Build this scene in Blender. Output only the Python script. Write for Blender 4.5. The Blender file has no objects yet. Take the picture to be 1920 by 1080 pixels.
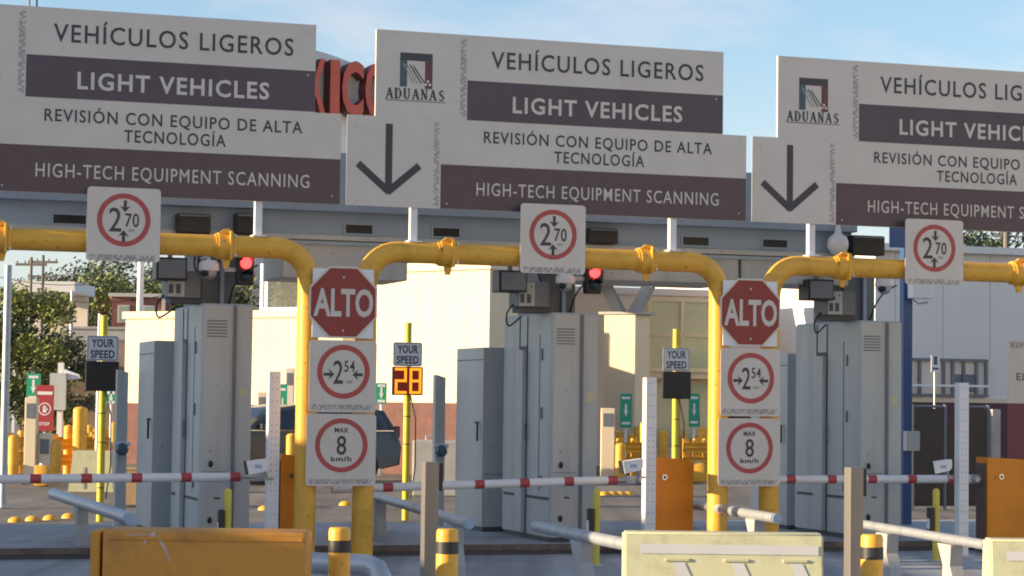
import bpy, bmesh, math, random
from mathutils import Vector, Matrix
random.seed(7)
R = math.radians
sc = bpy.context.scene
col = sc.collection

# ------------------------------------------------------------------ camera
FPX, W, H = 4200.0, 1920.0, 1080.0
HOR, ROLL, CAMZ = 750.0, 0.013, 1.53
ph = math.atan((HOR - H / 2) / FPX)
R0, F, U0 = Vector((1, 0, 0)), Vector((0, math.cos(ph), math.sin(ph))), Vector((0, -math.sin(ph), math.cos(ph)))
CR = R0 * math.cos(ROLL) + U0 * math.sin(ROLL)
CU = U0 * math.cos(ROLL) - R0 * math.sin(ROLL)
CAM = Vector((0, 0, CAMZ))
cd = bpy.data.cameras.new('camera')
cam = bpy.data.objects.new('camera', cd); col.objects.link(cam)
cd.sensor_width = 36; cd.lens = FPX / W * 36; cd.clip_start = 0.1; cd.clip_end = 6000
cam.matrix_world = Matrix(((CR.x, CU.x, -F.x, 0), (CR.y, CU.y, -F.y, 0), (CR.z, CU.z, -F.z, CAMZ), (0, 0, 0, 1)))
sc.camera = cam

# ------------------------------------------------------------------ light
SUN_DIR = Vector((-0.955, -0.215, 0.205)).normalized()          # towards the sun
elev = math.asin(SUN_DIR.z); az = math.atan2(SUN_DIR.x, SUN_DIR.y)
sd = bpy.data.lights.new('sun', 'SUN'); sd.energy = 5.0; sd.angle = R(0.5); sd.color = (1.0, 0.77, 0.48)
so = bpy.data.objects.new('sun', sd); col.objects.link(so)
so.rotation_euler = (-SUN_DIR).to_track_quat('-Z', 'Y').to_euler()
wd = bpy.data.worlds.new("World"); sc.world = wd; wd.use_nodes = True
nt = wd.node_tree; N = nt.nodes; LK = nt.links
bg = N['Background']; bg.inputs[1].default_value = 0.115
sky = N.new('ShaderNodeTexSky'); sky.sky_type = 'NISHITA'; sky.sun_disc = False
sky.sun_elevation = elev; sky.sun_rotation = az; sky.air_density = 1.0; sky.dust_density = 0.6; sky.ozone_density = 1.6
tc = N.new('ShaderNodeTexCoord'); mp = N.new('ShaderNodeMapping'); mp.inputs['Scale'].default_value = (5, 5, 16)
mp.inputs['Location'].default_value = (1.3, 0.2, 0.4)
nz = N.new('ShaderNodeTexNoise'); nz.inputs['Scale'].default_value = 1.6; nz.inputs['Detail'].default_value = 7; nz.inputs['Roughness'].default_value = 0.55
rp = N.new('ShaderNodeValToRGB'); rp.color_ramp.elements[0].position = 0.46; rp.color_ramp.elements[1].position = 0.78
rp.color_ramp.elements[0].color = (0, 0, 0, 1); rp.color_ramp.elements[1].color = (.6, .6, .6, 1)
mx = N.new('ShaderNodeMixRGB'); mx.inputs[2].default_value = (4.0, 3.7, 3.75, 1)
LK.new(tc.outputs['Generated'], mp.inputs[0]); LK.new(mp.outputs[0], nz.inputs[0]); LK.new(nz.outputs[0], rp.inputs[0])
tn = N.new('ShaderNodeMixRGB'); tn.blend_type = 'MULTIPLY'; tn.inputs[0].default_value = 1; tn.inputs[2].default_value = (.90, .93, 1.02, 1)
LK.new(sky.outputs[0], tn.inputs[1]); LK.new(rp.outputs[0], mx.inputs[0]); LK.new(tn.outputs[0], mx.inputs[1]); 
sx_ = N.new('ShaderNodeSeparateXYZ'); mr = N.new('ShaderNodeMapRange'); mr.inputs[1].default_value = 0.0; mr.inputs[2].default_value = 0.16; mr.inputs[3].default_value = 0.7; mr.inputs[4].default_value = 0.0
LK.new(tc.outputs['Generated'], sx_.inputs[0]); LK.new(sx_.outputs[2], mr.inputs[0])
hx = N.new('ShaderNodeMixRGB'); hx.inputs[2].default_value = (3.3, 3.45, 3.9, 1)
LK.new(mr.outputs[0], hx.inputs[0]); LK.new(mx.outputs[0], hx.inputs[1]); LK.new(hx.outputs[0], bg.inputs[0])
sc.view_settings.view_transform = 'Standard'; sc.view_settings.look = 'None'
sc.cycles.filter_width = 1.9
sc.view_settings.exposure = 1.05; sc.view_settings.gamma = 1.0; sc.view_settings.use_curve_mapping = False

# ------------------------------------------------------------------ frames
D0 = 21.3
TH = math.atan(FPX / 12700.0)
UV = Vector((math.cos(TH), math.sin(TH), 0)); VV = Vector((-math.sin(TH), math.cos(TH), 0))
def ray(px, py):
    return F + CR * ((px - W / 2) / FPX) + CU * (-(py - H / 2) / FPX)
def P(px, py, Y):                      # point of a pixel at world depth Y
    d = ray(px, py); return CAM + d * (Y / d.y)
def ground(px, py, z=0.0):
    d = ray(px, py); return CAM + d * ((z - CAMZ) / d.z)
_o = P(960, 540, D0); ORG = Vector((_o.x, _o.y, 0))
def hit(px, py, w):                    # (u, z) on the row plane w
    d = ray(px, py); t = (w - (CAM - ORG).dot(VV)) / d.dot(VV); p = CAM + d * t
    return (p - ORG).dot(UV), p.z
def hu(px, py, w): return hit(px, py, w)[0]
def hz(px, py, w): return hit(px, py, w)[1]
def g(u, w, z=0.0): return ORG + UV * u + VV * w + Vector((0, 0, z))
def uw(p): return (Vector(p) - ORG).dot(UV), (Vector(p) - ORG).dot(VV)

# ------------------------------------------------------------------ materials
MATS = {}
def pm(name, c, rough=0.5, metal=0.0, var=0.12, scale=3.0, bump=0.0, bscale=60, streak=False, dirt=None, spec=0.5, emit=None, estr=1.0, coat=0.0, chips=None, cscale=30, cthr=.66, tracks=0):
    m = bpy.data.materials.new(name); m.use_nodes = True
    t = m.node_tree; n = t.nodes; l = t.links; b = n['Principled BSDF']
    b.inputs['Roughness'].default_value = rough; b.inputs['Metallic'].default_value = metal
    b.inputs['Specular IOR Level'].default_value = spec; b.inputs['Coat Weight'].default_value = coat
    co = n.new('ShaderNodeTexCoord'); mpn = n.new('ShaderNodeMapping')
    mpn.inputs['Scale'].default_value = (scale, scale, scale * (0.12 if streak else 1))
    no = n.new('ShaderNodeTexNoise'); no.inputs['Scale'].default_value = 1.0; no.inputs['Detail'].default_value = 6; no.inputs['Roughness'].default_value = 0.65
    l.new(co.outputs['Object'], mpn.inputs[0]); l.new(mpn.outputs[0], no.inputs[0])
    r = n.new('ShaderNodeValToRGB'); e = r.color_ramp.elements
    e[0].position = 0.3; e[1].position = 0.7
    d = dirt or tuple(x * (1 - var * 1.6) for x in c)
    e[0].color = (*d, 1); e[1].color = (*[min(1, x * (1 + var * .5)) for x in c], 1)
    if dirt:
        k = e.new(0.48); k.color = (*c, 1)
    l.new(no.outputs[0], r.inputs[0]); last = r.outputs[0]
    if chips:
        nc = n.new('ShaderNodeTexNoise'); nc.inputs['Scale'].default_value = cscale; nc.inputs['Detail'].default_value = 5
        rc = n.new('ShaderNodeValToRGB'); rc.color_ramp.elements[0].position = cthr; rc.color_ramp.elements[1].position = cthr + .05
        mc = n.new('ShaderNodeMixRGB'); mc.inputs[2].default_value = (*chips, 1)
        l.new(co.outputs['Object'], nc.inputs[0]); l.new(nc.outputs[0], rc.inputs[0]); l.new(rc.outputs[0], mc.inputs[0]); l.new(last, mc.inputs[1]); last = mc.outputs[0]
    if tracks:
        mt = n.new('ShaderNodeMapping'); mt.inputs['Rotation'].default_value = (0, 0, -math.atan(FPX / 12700.0)); mt.inputs['Scale'].default_value = (2.6, .10, 1)
        nk_ = n.new('ShaderNodeTexNoise'); nk_.inputs['Scale'].default_value = 1; nk_.inputs['Detail'].default_value = 5
        rk = n.new('ShaderNodeValToRGB'); rk.color_ramp.elements[0].position = .38; rk.color_ramp.elements[1].position = .62
        rk.color_ramp.elements[0].color = (1 - tracks,) * 3 + (1,)
        mk_ = n.new('ShaderNodeMixRGB'); mk_.blend_type = 'MULTIPLY'; mk_.inputs[0].default_value = 1
        l.new(co.outputs['Object'], mt.inputs[0]); l.new(mt.outputs[0], nk_.inputs[0]); l.new(nk_.outputs[0], rk.inputs[0]); l.new(last, mk_.inputs[1]); l.new(rk.outputs[0], mk_.inputs[2]); last = mk_.outputs[0]
    l.new(last, b.inputs['Base Color'])
    if bump:
        nb = n.new('ShaderNodeTexNoise'); nb.inputs['Scale'].default_value = bscale; nb.inputs['Detail'].default_value = 4
        bp = n.new('ShaderNodeBump'); bp.inputs['Strength'].default_value = bump; bp.inputs['Distance'].default_value = 0.02
        l.new(co.outputs['Object'], nb.inputs[0]); l.new(nb.outputs[0], bp.inputs['Height']); l.new(bp.outputs[0], b.inputs['Normal'])
    if emit:
        b.inputs['Emission Color'].default_value = (*emit, 1); b.inputs['Emission Strength'].default_value = estr
    MATS[name] = m; return m
SW = pm('sign_white', (.66, .605, .54), .45, var=.05, scale=2)
SW2 = pm('sign_white_warm', (.69, .62, .545), .4, var=.06, scale=3)
SP = pm('sign_plum', (.085, .062, .085), .4, var=.08)
SPB = pm('sign_plum_brown', (.098, .062, .075), .4, var=.1)
INK = pm('sign_ink', (.055, .05, .06), .5, var=.05)
SR = pm('sign_red', (.47, .07, .075), .4, var=.1)
SRD = pm('stop_red', (.27, .022, .032), .35, var=.12)
STRIP = pm('sign_strip_grey', (.36, .33, .32), .5, var=.05)
TEAL = pm('emblem_teal', (.06, .12, .135), .5); MAROON = pm('emblem_maroon', (.15, .055, .06), .5); NAVY = pm('emblem_navy', (.065, .06, .075), .5)
YEL = pm('yellow_paint', (.78, .415, .05), .42, var=.14, scale=5, bump=.06, dirt=(.58, .30, .03), chips=(.30, .15, .06), cscale=22, cthr=.665)
YELG = pm('yellow_green_paint', (.70, .58, .045), .45, var=.15)
YELC = pm('yellow_card_post', (.70, .58, .08), .45, var=.12)
ORA = pm('orange_paint', (.86, .29, .018), .45, var=.10, scale=4, bump=.04, chips=(.45, .16, .03), cscale=16, cthr=.68)
ORB = pm('orange_plastic', (.62, .275, .035), .55, var=.12, scale=6, bump=.08, dirt=(.46, .20, .04))
BAR = pm('pale_yellow_plastic', (.57, .565, .36), .55, var=.10, scale=6, bump=.06, dirt=(.44, .42, .27))
TAPE = pm('black_tape', (.03, .03, .035), .5)
REFL = pm('white_tape', (.66, .66, .66), .4, var=.05)
SCUFF = pm('paint_scuff', (.62, .52, .45), .7, var=.2, scale=20)
GRY = pm('scanner_grey', (.49, .52, .515), .42, var=.10, scale=1.8, streak=True, dirt=(.38, .39, .37), chips=(.30, .29, .26), cscale=14, cthr=.69)
GRYB = pm('scanner_blue_grey', (.36, .46, .57), .45, var=.1, scale=1.5)
GRYD = pm('scanner_dark_grey', (.17, .19, .22), .5, var=.12)
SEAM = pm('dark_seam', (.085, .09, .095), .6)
BLK = pm('black_plastic', (.018, .02, .026), .4)
STEEL = pm('brushed_steel', (.31, .285, .265), .42, metal=.6, var=.12, scale=6, streak=True)
GALV = pm('galvanised_steel', (.50, .53, .56), .45, metal=.5, var=.12, scale=8)
WHT = pm('white_paint', (.80, .80, .80), .4, var=.05)
WSUN = pm('cream_wall', (.76, .65, .47), .7, var=.05, scale=.8, bump=.03)
WBLD = pm('white_metal_wall', (.74, .725, .70), .55, var=.05, scale=.6)
WSH = pm('pinkish_wall', (.78, .69, .60), .7, var=.06, scale=.6)
BRK = pm('red_wainscot', (.15, .065, .058), .8, var=.2, scale=5, bump=.1)
BRICK = pm('brick_wall', (.34, .15, .11), .85, var=.25, scale=3)
MARB = pm('maroon_band', (.10, .035, .05), .6)
GLS = pm('window_glass', (.40, .47, .36), .05, var=.15, scale=.6, spec=.9)
GLSM = pm('mirror_glass', (.5, .52, .48), .03, metal=1.0, var=.1)
BLUE = pm('blue_paint', (.028, .09, .25), .4)
GRN = pm('green_sign', (.02, .36, .20), .45)
RSN = pm('red_lane_sign', (.42, .05, .06), .45)
WOOD = pm('pole_wood', (.19, .175, .165), .85, var=.2, streak=True, scale=8)
BARK = pm('bark', (.10, .075, .05), .9, var=.3)
LF1 = pm('leaf_light', (.23, .26, .055), .6, var=.3, scale=1.2)
LF2 = pm('leaf_mid', (.13, .165, .06), .6, var=.3, scale=1.2)
LF3 = pm('leaf_dark', (.07, .10, .055), .65, var=.3, scale=1.2)
LF4 = pm('leaf_far', (.12, .15, .10), .7, var=.25, scale=.6)
CARP = pm('car_paint_dark', (.022, .026, .036), .25, metal=.0, var=.05, coat=.3)
CARG = pm('car_glass', (.012, .015, .02), .05, spec=.8)
CHR = pm('chrome', (.8, .8, .8), .12, metal=1.0, var=.02)
RUB = pm('rubber', (.02, .02, .02), .8)
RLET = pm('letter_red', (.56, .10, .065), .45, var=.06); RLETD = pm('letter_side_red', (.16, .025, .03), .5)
LRED = pm('lamp_red', (.6, .01, .01), .3, emit=(1, .03, .03), estr=3.5)
LOFF = pm('lamp_off', (.03, .07, .08), .2)
LED = pm('led_amber', (.3, .06, .0), .4, emit=(1, .25, .012), estr=1.0)
LEDB = pm('led_panel_lit', (.05, .012, .01), .5, emit=(1, .06, .01), estr=.05)
DIRT = pm('bare_earth', (.20, .15, .11), .95, var=.25, scale=.5)
CONC = pm('concrete_weathered', (.42, .42, .41), .8, var=.15, scale=2, bump=.1)
TANREF = pm('reflection_tan', (.45, .30, .17), .8)  # tan of the cabinet reflection, put into a base colour
APRON = pm('apron_concrete', (.43, .44, .45), .7, var=.16, scale=1.1, bump=.2, bscale=25, dirt=(.30, .30, .30), tracks=.4)
PLAT = pm('platform_concrete', (.43, .44, .45), .75, var=.22, scale=1.3, bump=.2, bscale=20, dirt=(.29, .28, .27), tracks=.3)
ROADM = pm('road_asphalt', (.22, .195, .17), .85, var=.25, scale=.35, bump=.2, bscale=15, tracks=.35)
GRD = pm('yard_ground', (.24, .21, .18), .9, var=.2, scale=.08)

# ------------------------------------------------------------------ mesh builder
TXT = {}
def text_mesh(s, bold=0.0, space=1.08):
    k = (s, bold, space)
    if k not in TXT:
        cu = bpy.data.curves.new('t', 'FONT'); cu.body = s; cu.offset = bold; cu.space_character = space; cu.resolution_u = 3; cu.extrude = 0.0
        o = bpy.data.objects.new('t', cu); col.objects.link(o)
        dg = bpy.context.evaluated_depsgraph_get(); dg.update()
        me = bpy.data.meshes.new_from_object(o.evaluated_get(dg))
        TXT[k] = ([v.co.copy() for v in me.vertices], [tuple(p.vertices) for p in me.polygons])
        bpy.data.objects.remove(o); bpy.data.meshes.remove(me); bpy.data.curves.remove(cu)
    return TXT[k]
class MB:
    def __init__(s): s.v = []; s.f = []; s.m = []; s.starts = []
    def add(s, vs, fs, mi=0):
        b = len(s.v); s.starts.append((b, len(s.f))); s.v += [tuple(v) for v in vs]
        for f in fs: s.f.append(tuple(i + b for i in f)); s.m.append(mi)
    def each(s, name, mats, parent, **k):          # one object per added piece
        out = []; st = s.starts + [(len(s.v), len(s.f))]
        for (v0, f0), (v1, f1) in zip(st, st[1:]):
            m = MB(); m.v = s.v[v0:v1]; m.f = [tuple(i - v0 for i in f) for f in s.f[f0:f1]]; m.m = s.m[f0:f1]; out.append(m.build(name, mats, parent, **k))
        return out
    def box(s, x0, x1, y0, y1, z0, z1, mi=0, bev=0.0):
        if bev:
            bm = bmesh.new(); bmesh.ops.create_cube(bm, size=1)
            for v in bm.verts: v.co = Vector((x0 + (v.co.x + .5) * (x1 - x0), y0 + (v.co.y + .5) * (y1 - y0), z0 + (v.co.z + .5) * (z1 - z0)))
            bmesh.ops.bevel(bm, geom=bm.edges[:], offset=bev, segments=2, affect='EDGES', profile=.6)
            s.bm(bm, mi); return s
        v = [(x, y, z) for z in (z0, z1) for (x, y) in ((x0, y0), (x1, y0), (x1, y1), (x0, y1))]
        s.add(v, [(3, 2, 1, 0), (4, 5, 6, 7), (0, 1, 5, 4), (1, 2, 6, 5), (2, 3, 7, 6), (3, 0, 4, 7)], mi); return s
    def bm(s, bm, mi=0):
        bm.verts.index_update(); s.add([v.co.copy() for v in bm.verts], [tuple(v.index for v in f.verts) for f in bm.faces], mi); bm.free()
    def prism(s, poly, d, axis='y', a=0.0, mi=0):   # poly: list of 2D; axis 'y' => (x,z) extruded from y=a to a+d ; 'z' => (x,y); 'x' => (y,z)
        n = len(poly)
        def mk(p, t): return {'y': (p[0], t, p[1]), 'z': (p[0], p[1], t), 'x': (t, p[0], p[1])}[axis]
        v = [mk(p, a) for p in poly] + [mk(p, a + d) for p in poly]
        f = [tuple(range(n)), tuple(range(2 * n - 1, n - 1, -1))] + [(i, i + n, (i + 1) % n + n, (i + 1) % n) for i in range(n)]
        s.add(v, f, mi); return s
    def tube(s, pts, r, n=14, mi=0, caps=True):
        pts = [Vector(p) for p in pts]; k = len(pts); rs = r if isinstance(r, (list, tuple)) else [r] * k
        T = [(pts[min(i + 1, k - 1)] - pts[max(i - 1, 0)]).normalized() for i in range(k)]
        a = Vector((0, 0, 1)) if abs(T[0].z) < .9 else Vector((1, 0, 0))
        nx = T[0].cross(a).normalized(); v = []
        for i in range(k):
            nx = (nx - T[i] * nx.dot(T[i])).normalized(); ny = T[i].cross(nx)
            for j in range(n):
                q = 2 * math.pi * j / n; v.append(pts[i] + (nx * math.cos(q) + ny * math.sin(q)) * rs[i])
        f = [(i * n + j, i * n + (j + 1) % n, (i + 1) * n + (j + 1) % n, (i + 1) * n + j) for i in range(k - 1) for j in range(n)]
        if caps: f += [tuple(range(n - 1, -1, -1)), tuple(range((k - 1) * n, k * n))]
        s.add(v, f, mi); return s
    def cyl(s, x, y, z0, z1, r, n=18, mi=0, r2=None): return s.tube([(x, y, z0), (x, y, z1)], [r, r2 if r2 is not None else r], n, mi)
    def disc(s, x, z, r, y0, d, n=40, mi=0):
        return s.prism([(x + r * math.cos(2 * math.pi * i / n), z + r * math.sin(2 * math.pi * i / n)) for i in range(n)], d, 'y', y0, mi)
    def ring(s, x, z, ro, ri, y0, d, n=56, mi=0):
        v = []; f = []
        for i in range(n):
            c, q = math.cos(2 * math.pi * i / n), math.sin(2 * math.pi * i / n)
            v += [(x + ro * c, y0, z + ro * q), (x + ri * c, y0, z + ri * q), (x + ro * c, y0 + d, z + ro * q), (x + ri * c, y0 + d, z + ri * q)]
        for i in range(n):
            a, b = 4 * i, 4 * ((i + 1) % n)
            f += [(a, b, b + 1, a + 1), (a + 2, a + 3, b + 3, b + 2), (a, a + 2, b + 2, b), (a + 1, b + 1, b + 3, a + 3)]
        s.add(v, f, mi); return s
    def stroke(s, p, q, wd, y0, d, mi=0):          # a bar in the x-z plane
        p, q = Vector(p), Vector(q); t = (q - p).normalized(); nn = Vector((-t.y, t.x)) * wd / 2
        return s.prism([tuple(p - nn), tuple(q - nn), tuple(q + nn), tuple(p + nn)], d, 'y', y0, mi)
    def text(s, t, x0, x1, z0, z1, y, bold=0.0, mi=0, space=1.08, d=0.0015):
        hv, _ = text_mesh('H', bold, space); vs, fs = text_mesh(t, bold, space)
        hz0, hz1 = min(v.y for v in hv), max(v.y for v in hv); a, b = min(v.x for v in vs), max(v.x for v in vs)
        sx, sz = (x1 - x0) / (b - a), (z1 - z0) / (hz1 - hz0)
        words = t.split(' '); ends = [max(v.x for v in text_mesh(' '.join(words[:i + 1]), bold, space)[0]) for i in range(len(words))]
        for i in range(len(words)):
            lo = ends[i - 1] if i else -1e9; keep = [f for f in fs if lo + 1e-4 < sum(vs[j].x for j in f) / len(f) <= ends[i]]
            idx = sorted({j for f in keep for j in f}); mp_ = {j: k for k, j in enumerate(idx)}
            s.add([(x0 + (vs[j].x - a) * sx, y, z0 + (vs[j].y - hz0) * sz) for j in idx], [tuple(mp_[j] for j in f) for f in keep], mi)
        return s
    def sphere(s, c, r, mi=0, sz=1.0, seg=16):
        bm = bmesh.new(); bmesh.ops.create_uvsphere(bm, u_segments=seg, v_segments=seg // 2 + 2, radius=r)
        for v in bm.verts: v.co = Vector((v.co.x + c[0], v.co.y + c[1], v.co.z * sz + c[2]))
        s.bm(bm, mi); return s
    def lathe(s, c, prof, n=18, mi=0):               # prof: (r,z)
        return s.tube([(c[0], c[1], c[2] + z) for r, z in prof], [max(r, 1e-4) for r, z in prof], n, mi)
    def build(s, name, mats, parent=None, smooth=None, loc=None):
        me = bpy.data.meshes.new(name); me.from_pydata(s.v, [], s.f)
        for m in (mats if isinstance(mats, (list, tuple)) else [mats]): me.materials.append(m)
        me.polygons.foreach_set('material_index', s.m)
        bm = bmesh.new(); bm.from_mesh(me)
        if smooth is not None:
            bmesh.ops.remove_doubles(bm, verts=bm.verts[:], dist=1e-5)
            bmesh.ops.recalc_face_normals(bm, faces=bm.faces[:])
            for f in bm.faces: f.smooth = True
            for e in bm.edges:
                if len(e.link_faces) == 2: e.smooth = e.calc_face_angle(9) < R(smooth)
        bm.to_mesh(me); bm.free()
        o = bpy.data.objects.new(name, me); col.objects.link(o)
        if parent: o.parent = parent
        if loc is not None: o.location = loc
        return o
def tag(o, label=None, cat=None, group=None, kind=None):
    if label: o['label'] = label
    if cat: o['category'] = cat
    if group: o['group'] = group
    if kind: o['kind'] = kind
    return o
def thing(name, label, cat, loc, rz=TH, group=None):
    o = bpy.data.objects.new(name, None); col.objects.link(o); o.empty_display_size = .2
    o.location = loc; o.rotation_euler = (0, 0, rz); return tag(o, label, cat, group)
def dup(o, parent=None, loc=None, label=None, rz=None):
    kids = [c for c in bpy.data.objects if c.parent == o]
    c = o.copy(); col.objects.link(c); c.parent = parent
    if loc is not None: c.location = loc
    if rz is not None: c.rotation_euler = (0, 0, rz)
    if label: c['label'] = label
    for k in kids: dup(k, c)
    return c
def structure(name, mb, m, **k): return tag(mb.build(name, m, **k), kind='structure')

# ------------------------------------------------------------------ ground
b = MB(); b.add([(-2500, -200, -.008), (2500, -200, -.008), (2500, 4000, -.008), (-2500, 4000, -.008)], [(0, 1, 2, 3)]); structure('ground', b, GRD)
def rowquad(u0, u1, w0, w1, z): return [tuple(g(u0, w0, z)), tuple(g(u1, w0, z)), tuple(g(u1, w1, z)), tuple(g(u0, w1, z))]
b = MB(); b.add(rowquad(-60, 60, 4.9, 45, -.004), [(0, 1, 2, 3)]); structure('road', b, ROADM)
b = MB(); b.add(rowquad(-60, 60, -30, .93, 0.0), [(0, 1, 2, 3)]); structure('apron', b, APRON)
EDGE_W = .95
b = MB(); q0, q1 = rowquad(-60, 60, EDGE_W, 4.9, -.02), rowquad(-60, 60, EDGE_W, 4.9, .10)
b.add(q0 + q1, [(0, 1, 5, 4), (1, 2, 6, 5), (2, 3, 7, 6), (3, 0, 4, 7), (4, 5, 6, 7)]); structure('platform', b, PLAT)
b = MB()
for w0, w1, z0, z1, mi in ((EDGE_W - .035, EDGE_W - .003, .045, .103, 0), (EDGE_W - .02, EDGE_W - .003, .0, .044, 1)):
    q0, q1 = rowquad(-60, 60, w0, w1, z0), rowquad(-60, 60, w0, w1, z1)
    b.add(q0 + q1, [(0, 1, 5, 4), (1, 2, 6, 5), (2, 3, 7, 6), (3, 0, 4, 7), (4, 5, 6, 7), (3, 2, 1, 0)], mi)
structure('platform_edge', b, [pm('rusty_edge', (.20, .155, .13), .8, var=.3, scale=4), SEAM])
b = MB(); b.add(rowquad(-60, 60, -2.6, -2.585, .004) + rowquad(-60, 60, -6.2, -6.185, .004), [(0, 1, 2, 3), (4, 5, 6, 7)])
structure('apron_joint', b, SEAM)

# ------------------------------------------------------------------ lanes
LC = hu(1037, 480, 0)                     # centre of the middle lane
PITCH = hu(1410, 330, 0) - hu(650, 302, 0)
LANES = {-1: LC - PITCH, 0: LC, 1: LC + PITCH}
print('LC', LC, 'PITCH', PITCH, 'p270', hu(1751, 470, -.13) - hu(1037, 445, -.13), hu(1037, 445, -.13) - hu(232, 420, -.13), 'posts', hu(1345, 960, 0) - hu(581, 960, 0))
PIPEZ = (hz(900, 479, 0) + hz(1200, 487, 0)) / 2
print('pipe z', PIPEZ, 'g1', hz(100, 450, 0), hz(440, 462, 0), 'g3', hz(1500, 502, 0), hz(1850, 511, 0), 'post base', hz(581, 1049, 0))

# yellow height gauge gantry
uL, uR = hu(680, 960, 0) - LC, hu(1345, 960, 0) - LC
PR = .1
gt = thing('height_gauge', 'yellow pipe gantry over the middle lane, its left bend beside the left stop sign', 'gantry', g(LC, 0), group='yellow pipe gantries over the lanes')
def bend(x0, x1, sgn, zt, r=.3):
    return [(x0 + sgn * r * (1 - math.sin(a)), 0, zt - r * (1 - math.cos(a))) for a in [math.pi / 2 * k / 8 for k in range(8, -1, -1)]]
pts = [(uL, 0, 0)] + [(uL, 0, PIPEZ - .32)] + bend(uL, 0, 1, PIPEZ) + list(reversed(bend(uR, 0, -1, PIPEZ))) + [(uR, 0, PIPEZ - .32), (uR, 0, 0)]
MB().tube(pts, PR, 22).build('pipe', YEL, gt, smooth=40)
for uu in (uL, uR):
    b = MB(); b.cyl(uu, 0, 0.0, .025, .2, 20)
    for a in range(4): b.cyl(uu + .15 * math.cos(a * 1.57 + .78), .15 * math.sin(a * 1.57 + .78), .025, .055, .018, 6)
    b.build('base_flange', YEL, gt, smooth=30)
for px in (838, 1210):
    x = hu(px, 482, 0) - LC; b = MB()
    b.tube([(x - .075, 0, PIPEZ), (x + .02, 0, PIPEZ)], .122, 24)
    b.tube([(x - .10, 0, PIPEZ), (x - .075, 0, PIPEZ)], .110, 24)
    b.box(x + .02, x + .045, -.13, .13, PIPEZ - .13, PIPEZ + .135, bev=.006)
    b.box(x + .045, x + .085, -.115, .115, PIPEZ - .105, PIPEZ + .11, bev=.02)
    b.prism([(x - .07, PIPEZ + .118), (x + .02, PIPEZ + .118), (x + .02, PIPEZ + .155), (x - .03, PIPEZ + .15)], .05, 'y', -.09)
    b.prism([(x - .03, PIPEZ - .118), (x + .05, PIPEZ - .118), (x + .03, PIPEZ - .2), (x - .015, PIPEZ - .2)], .02, 'y', -.01)
    cl = b.build('clamp', YEL, gt, smooth=35)
    b = MB()
    for sx, sz in ((.047, .09), (.047, -.09)): b.tube([(x + .02 + sx, -.135, PIPEZ + sz), (x + .02 + sx, -.112, PIPEZ + sz)], .014, 6)
    b.each('bolt', GALV, cl)
dup(gt, loc=g(LANES[-1], 0), label='yellow pipe gantry over the left lane, running off the left edge of the photo')
dup(gt, loc=g(LANES[1], 0), label='yellow pipe gantry over the right lane, its left bend beside the right stop sign')

# greca strip: broken zigzag ornament
def greca(mb, x0, x1, z0, z1, y, vertical, mi=0, seed=1):
    rr = random.Random(seed); L = (z1 - z0) if vertical else (x1 - x0); wd = (x1 - x0) if vertical else (z1 - z0)
    step = wd * .30; k = 0; t = 0.0
    def pt(a, c): return (x0 + c * (x1 - x0), z0 + a) if vertical else (x0 + a, z0 + c * (z1 - z0))
    while t < L - step * 2:
        if rr.random() < .92:
            up = rr.random() < .6
            a, c = (.06, .94) if up else (.94, .06)
            if rr.random() < .4: a, c = (a, .5) if rr.random() < .5 else (.5, c)
            mb.stroke(pt(t, a), pt(t + step * rr.choice((1.0, 1.4, 1.9)), c), wd * .17, y, .0012, mi)
        t += step * .72; k += 1

# overhead lane sign
BW = -.03
def bx(px, py): return hu(px, py, BW) - LC
def bz(px, py): return hz(px, py, BW)
sg = thing('lane_sign', 'overhead sign over the middle lane with two stepped panels and arrow, full text readable', 'sign', g(LC, 0), group='overhead lane signs')
ux0, ux1 = bx(705, 130), bx(1356, 170)
lx0, lx1 = bx(651, 300), bx(1399, 335)
zt_ = (bz(705, 55) + bz(1357, 97)) / 2; zm_ = (bz(701, 219) + bz(1356, 250)) / 2; zb_ = (bz(650, 386) + bz(1397, 413)) / 2
MB().box(ux0, ux1, BW, .0, zm_, zt_).build('upper_panel', SW, sg)
MB().box(lx0, lx1, BW, .0, zb_, zm_ - .0006).build('lower_panel', SW, sg)
YF = BW - .002
zA = (bz(877, 150) + bz(1355, 180)) / 2; xA = bx(876, 185)
MB().box(xA, ux1 - .002, YF, BW, zm_ + .006, zA).build('upper_band', SP, sg)
zB = (bz(827, 308) + bz(1400, 335)) / 2; xB = bx(826, 350)
MB().box(xB, lx1 - .002, YF, BW, zb_ + .002, zB).build('lower_band', SPB, sg)
def line(mb, t, xl, yl, xr, yr, cap, bold, y, space=1.15):
    x0, x1 = bx(xl, yl), bx(xr, yr); z = (bz(xl, yl) + bz(xr, yr)) / 2; c = cap / 198.0
    mb.text(t, x0, x1, z, z + c, y, bold, space=space)
b = MB(); line(b, 'VEHÍCULOS LIGEROS', 921, 130, 1319, 151, 32, .012, YF)
line(b, 'REVISIÓN CON EQUIPO DE ALTA', 907, 269, 1335, 289, 22, .014, YF); line(b, 'TECNOLOGÍA', 1039, 306, 1208, 313, 22, .014, YF)
b.each('dark_lettering', INK, sg)
b = MB(); line(b, 'LIGHT VEHICLES', 961, 213, 1279, 229, 31, .022, YF - .002); line(b, 'HIGH-TECH EQUIPMENT SCANNING', 893, 368, 1347, 384, 24, .004, YF - .002)
b.each('white_lettering', SW, sg)
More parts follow.
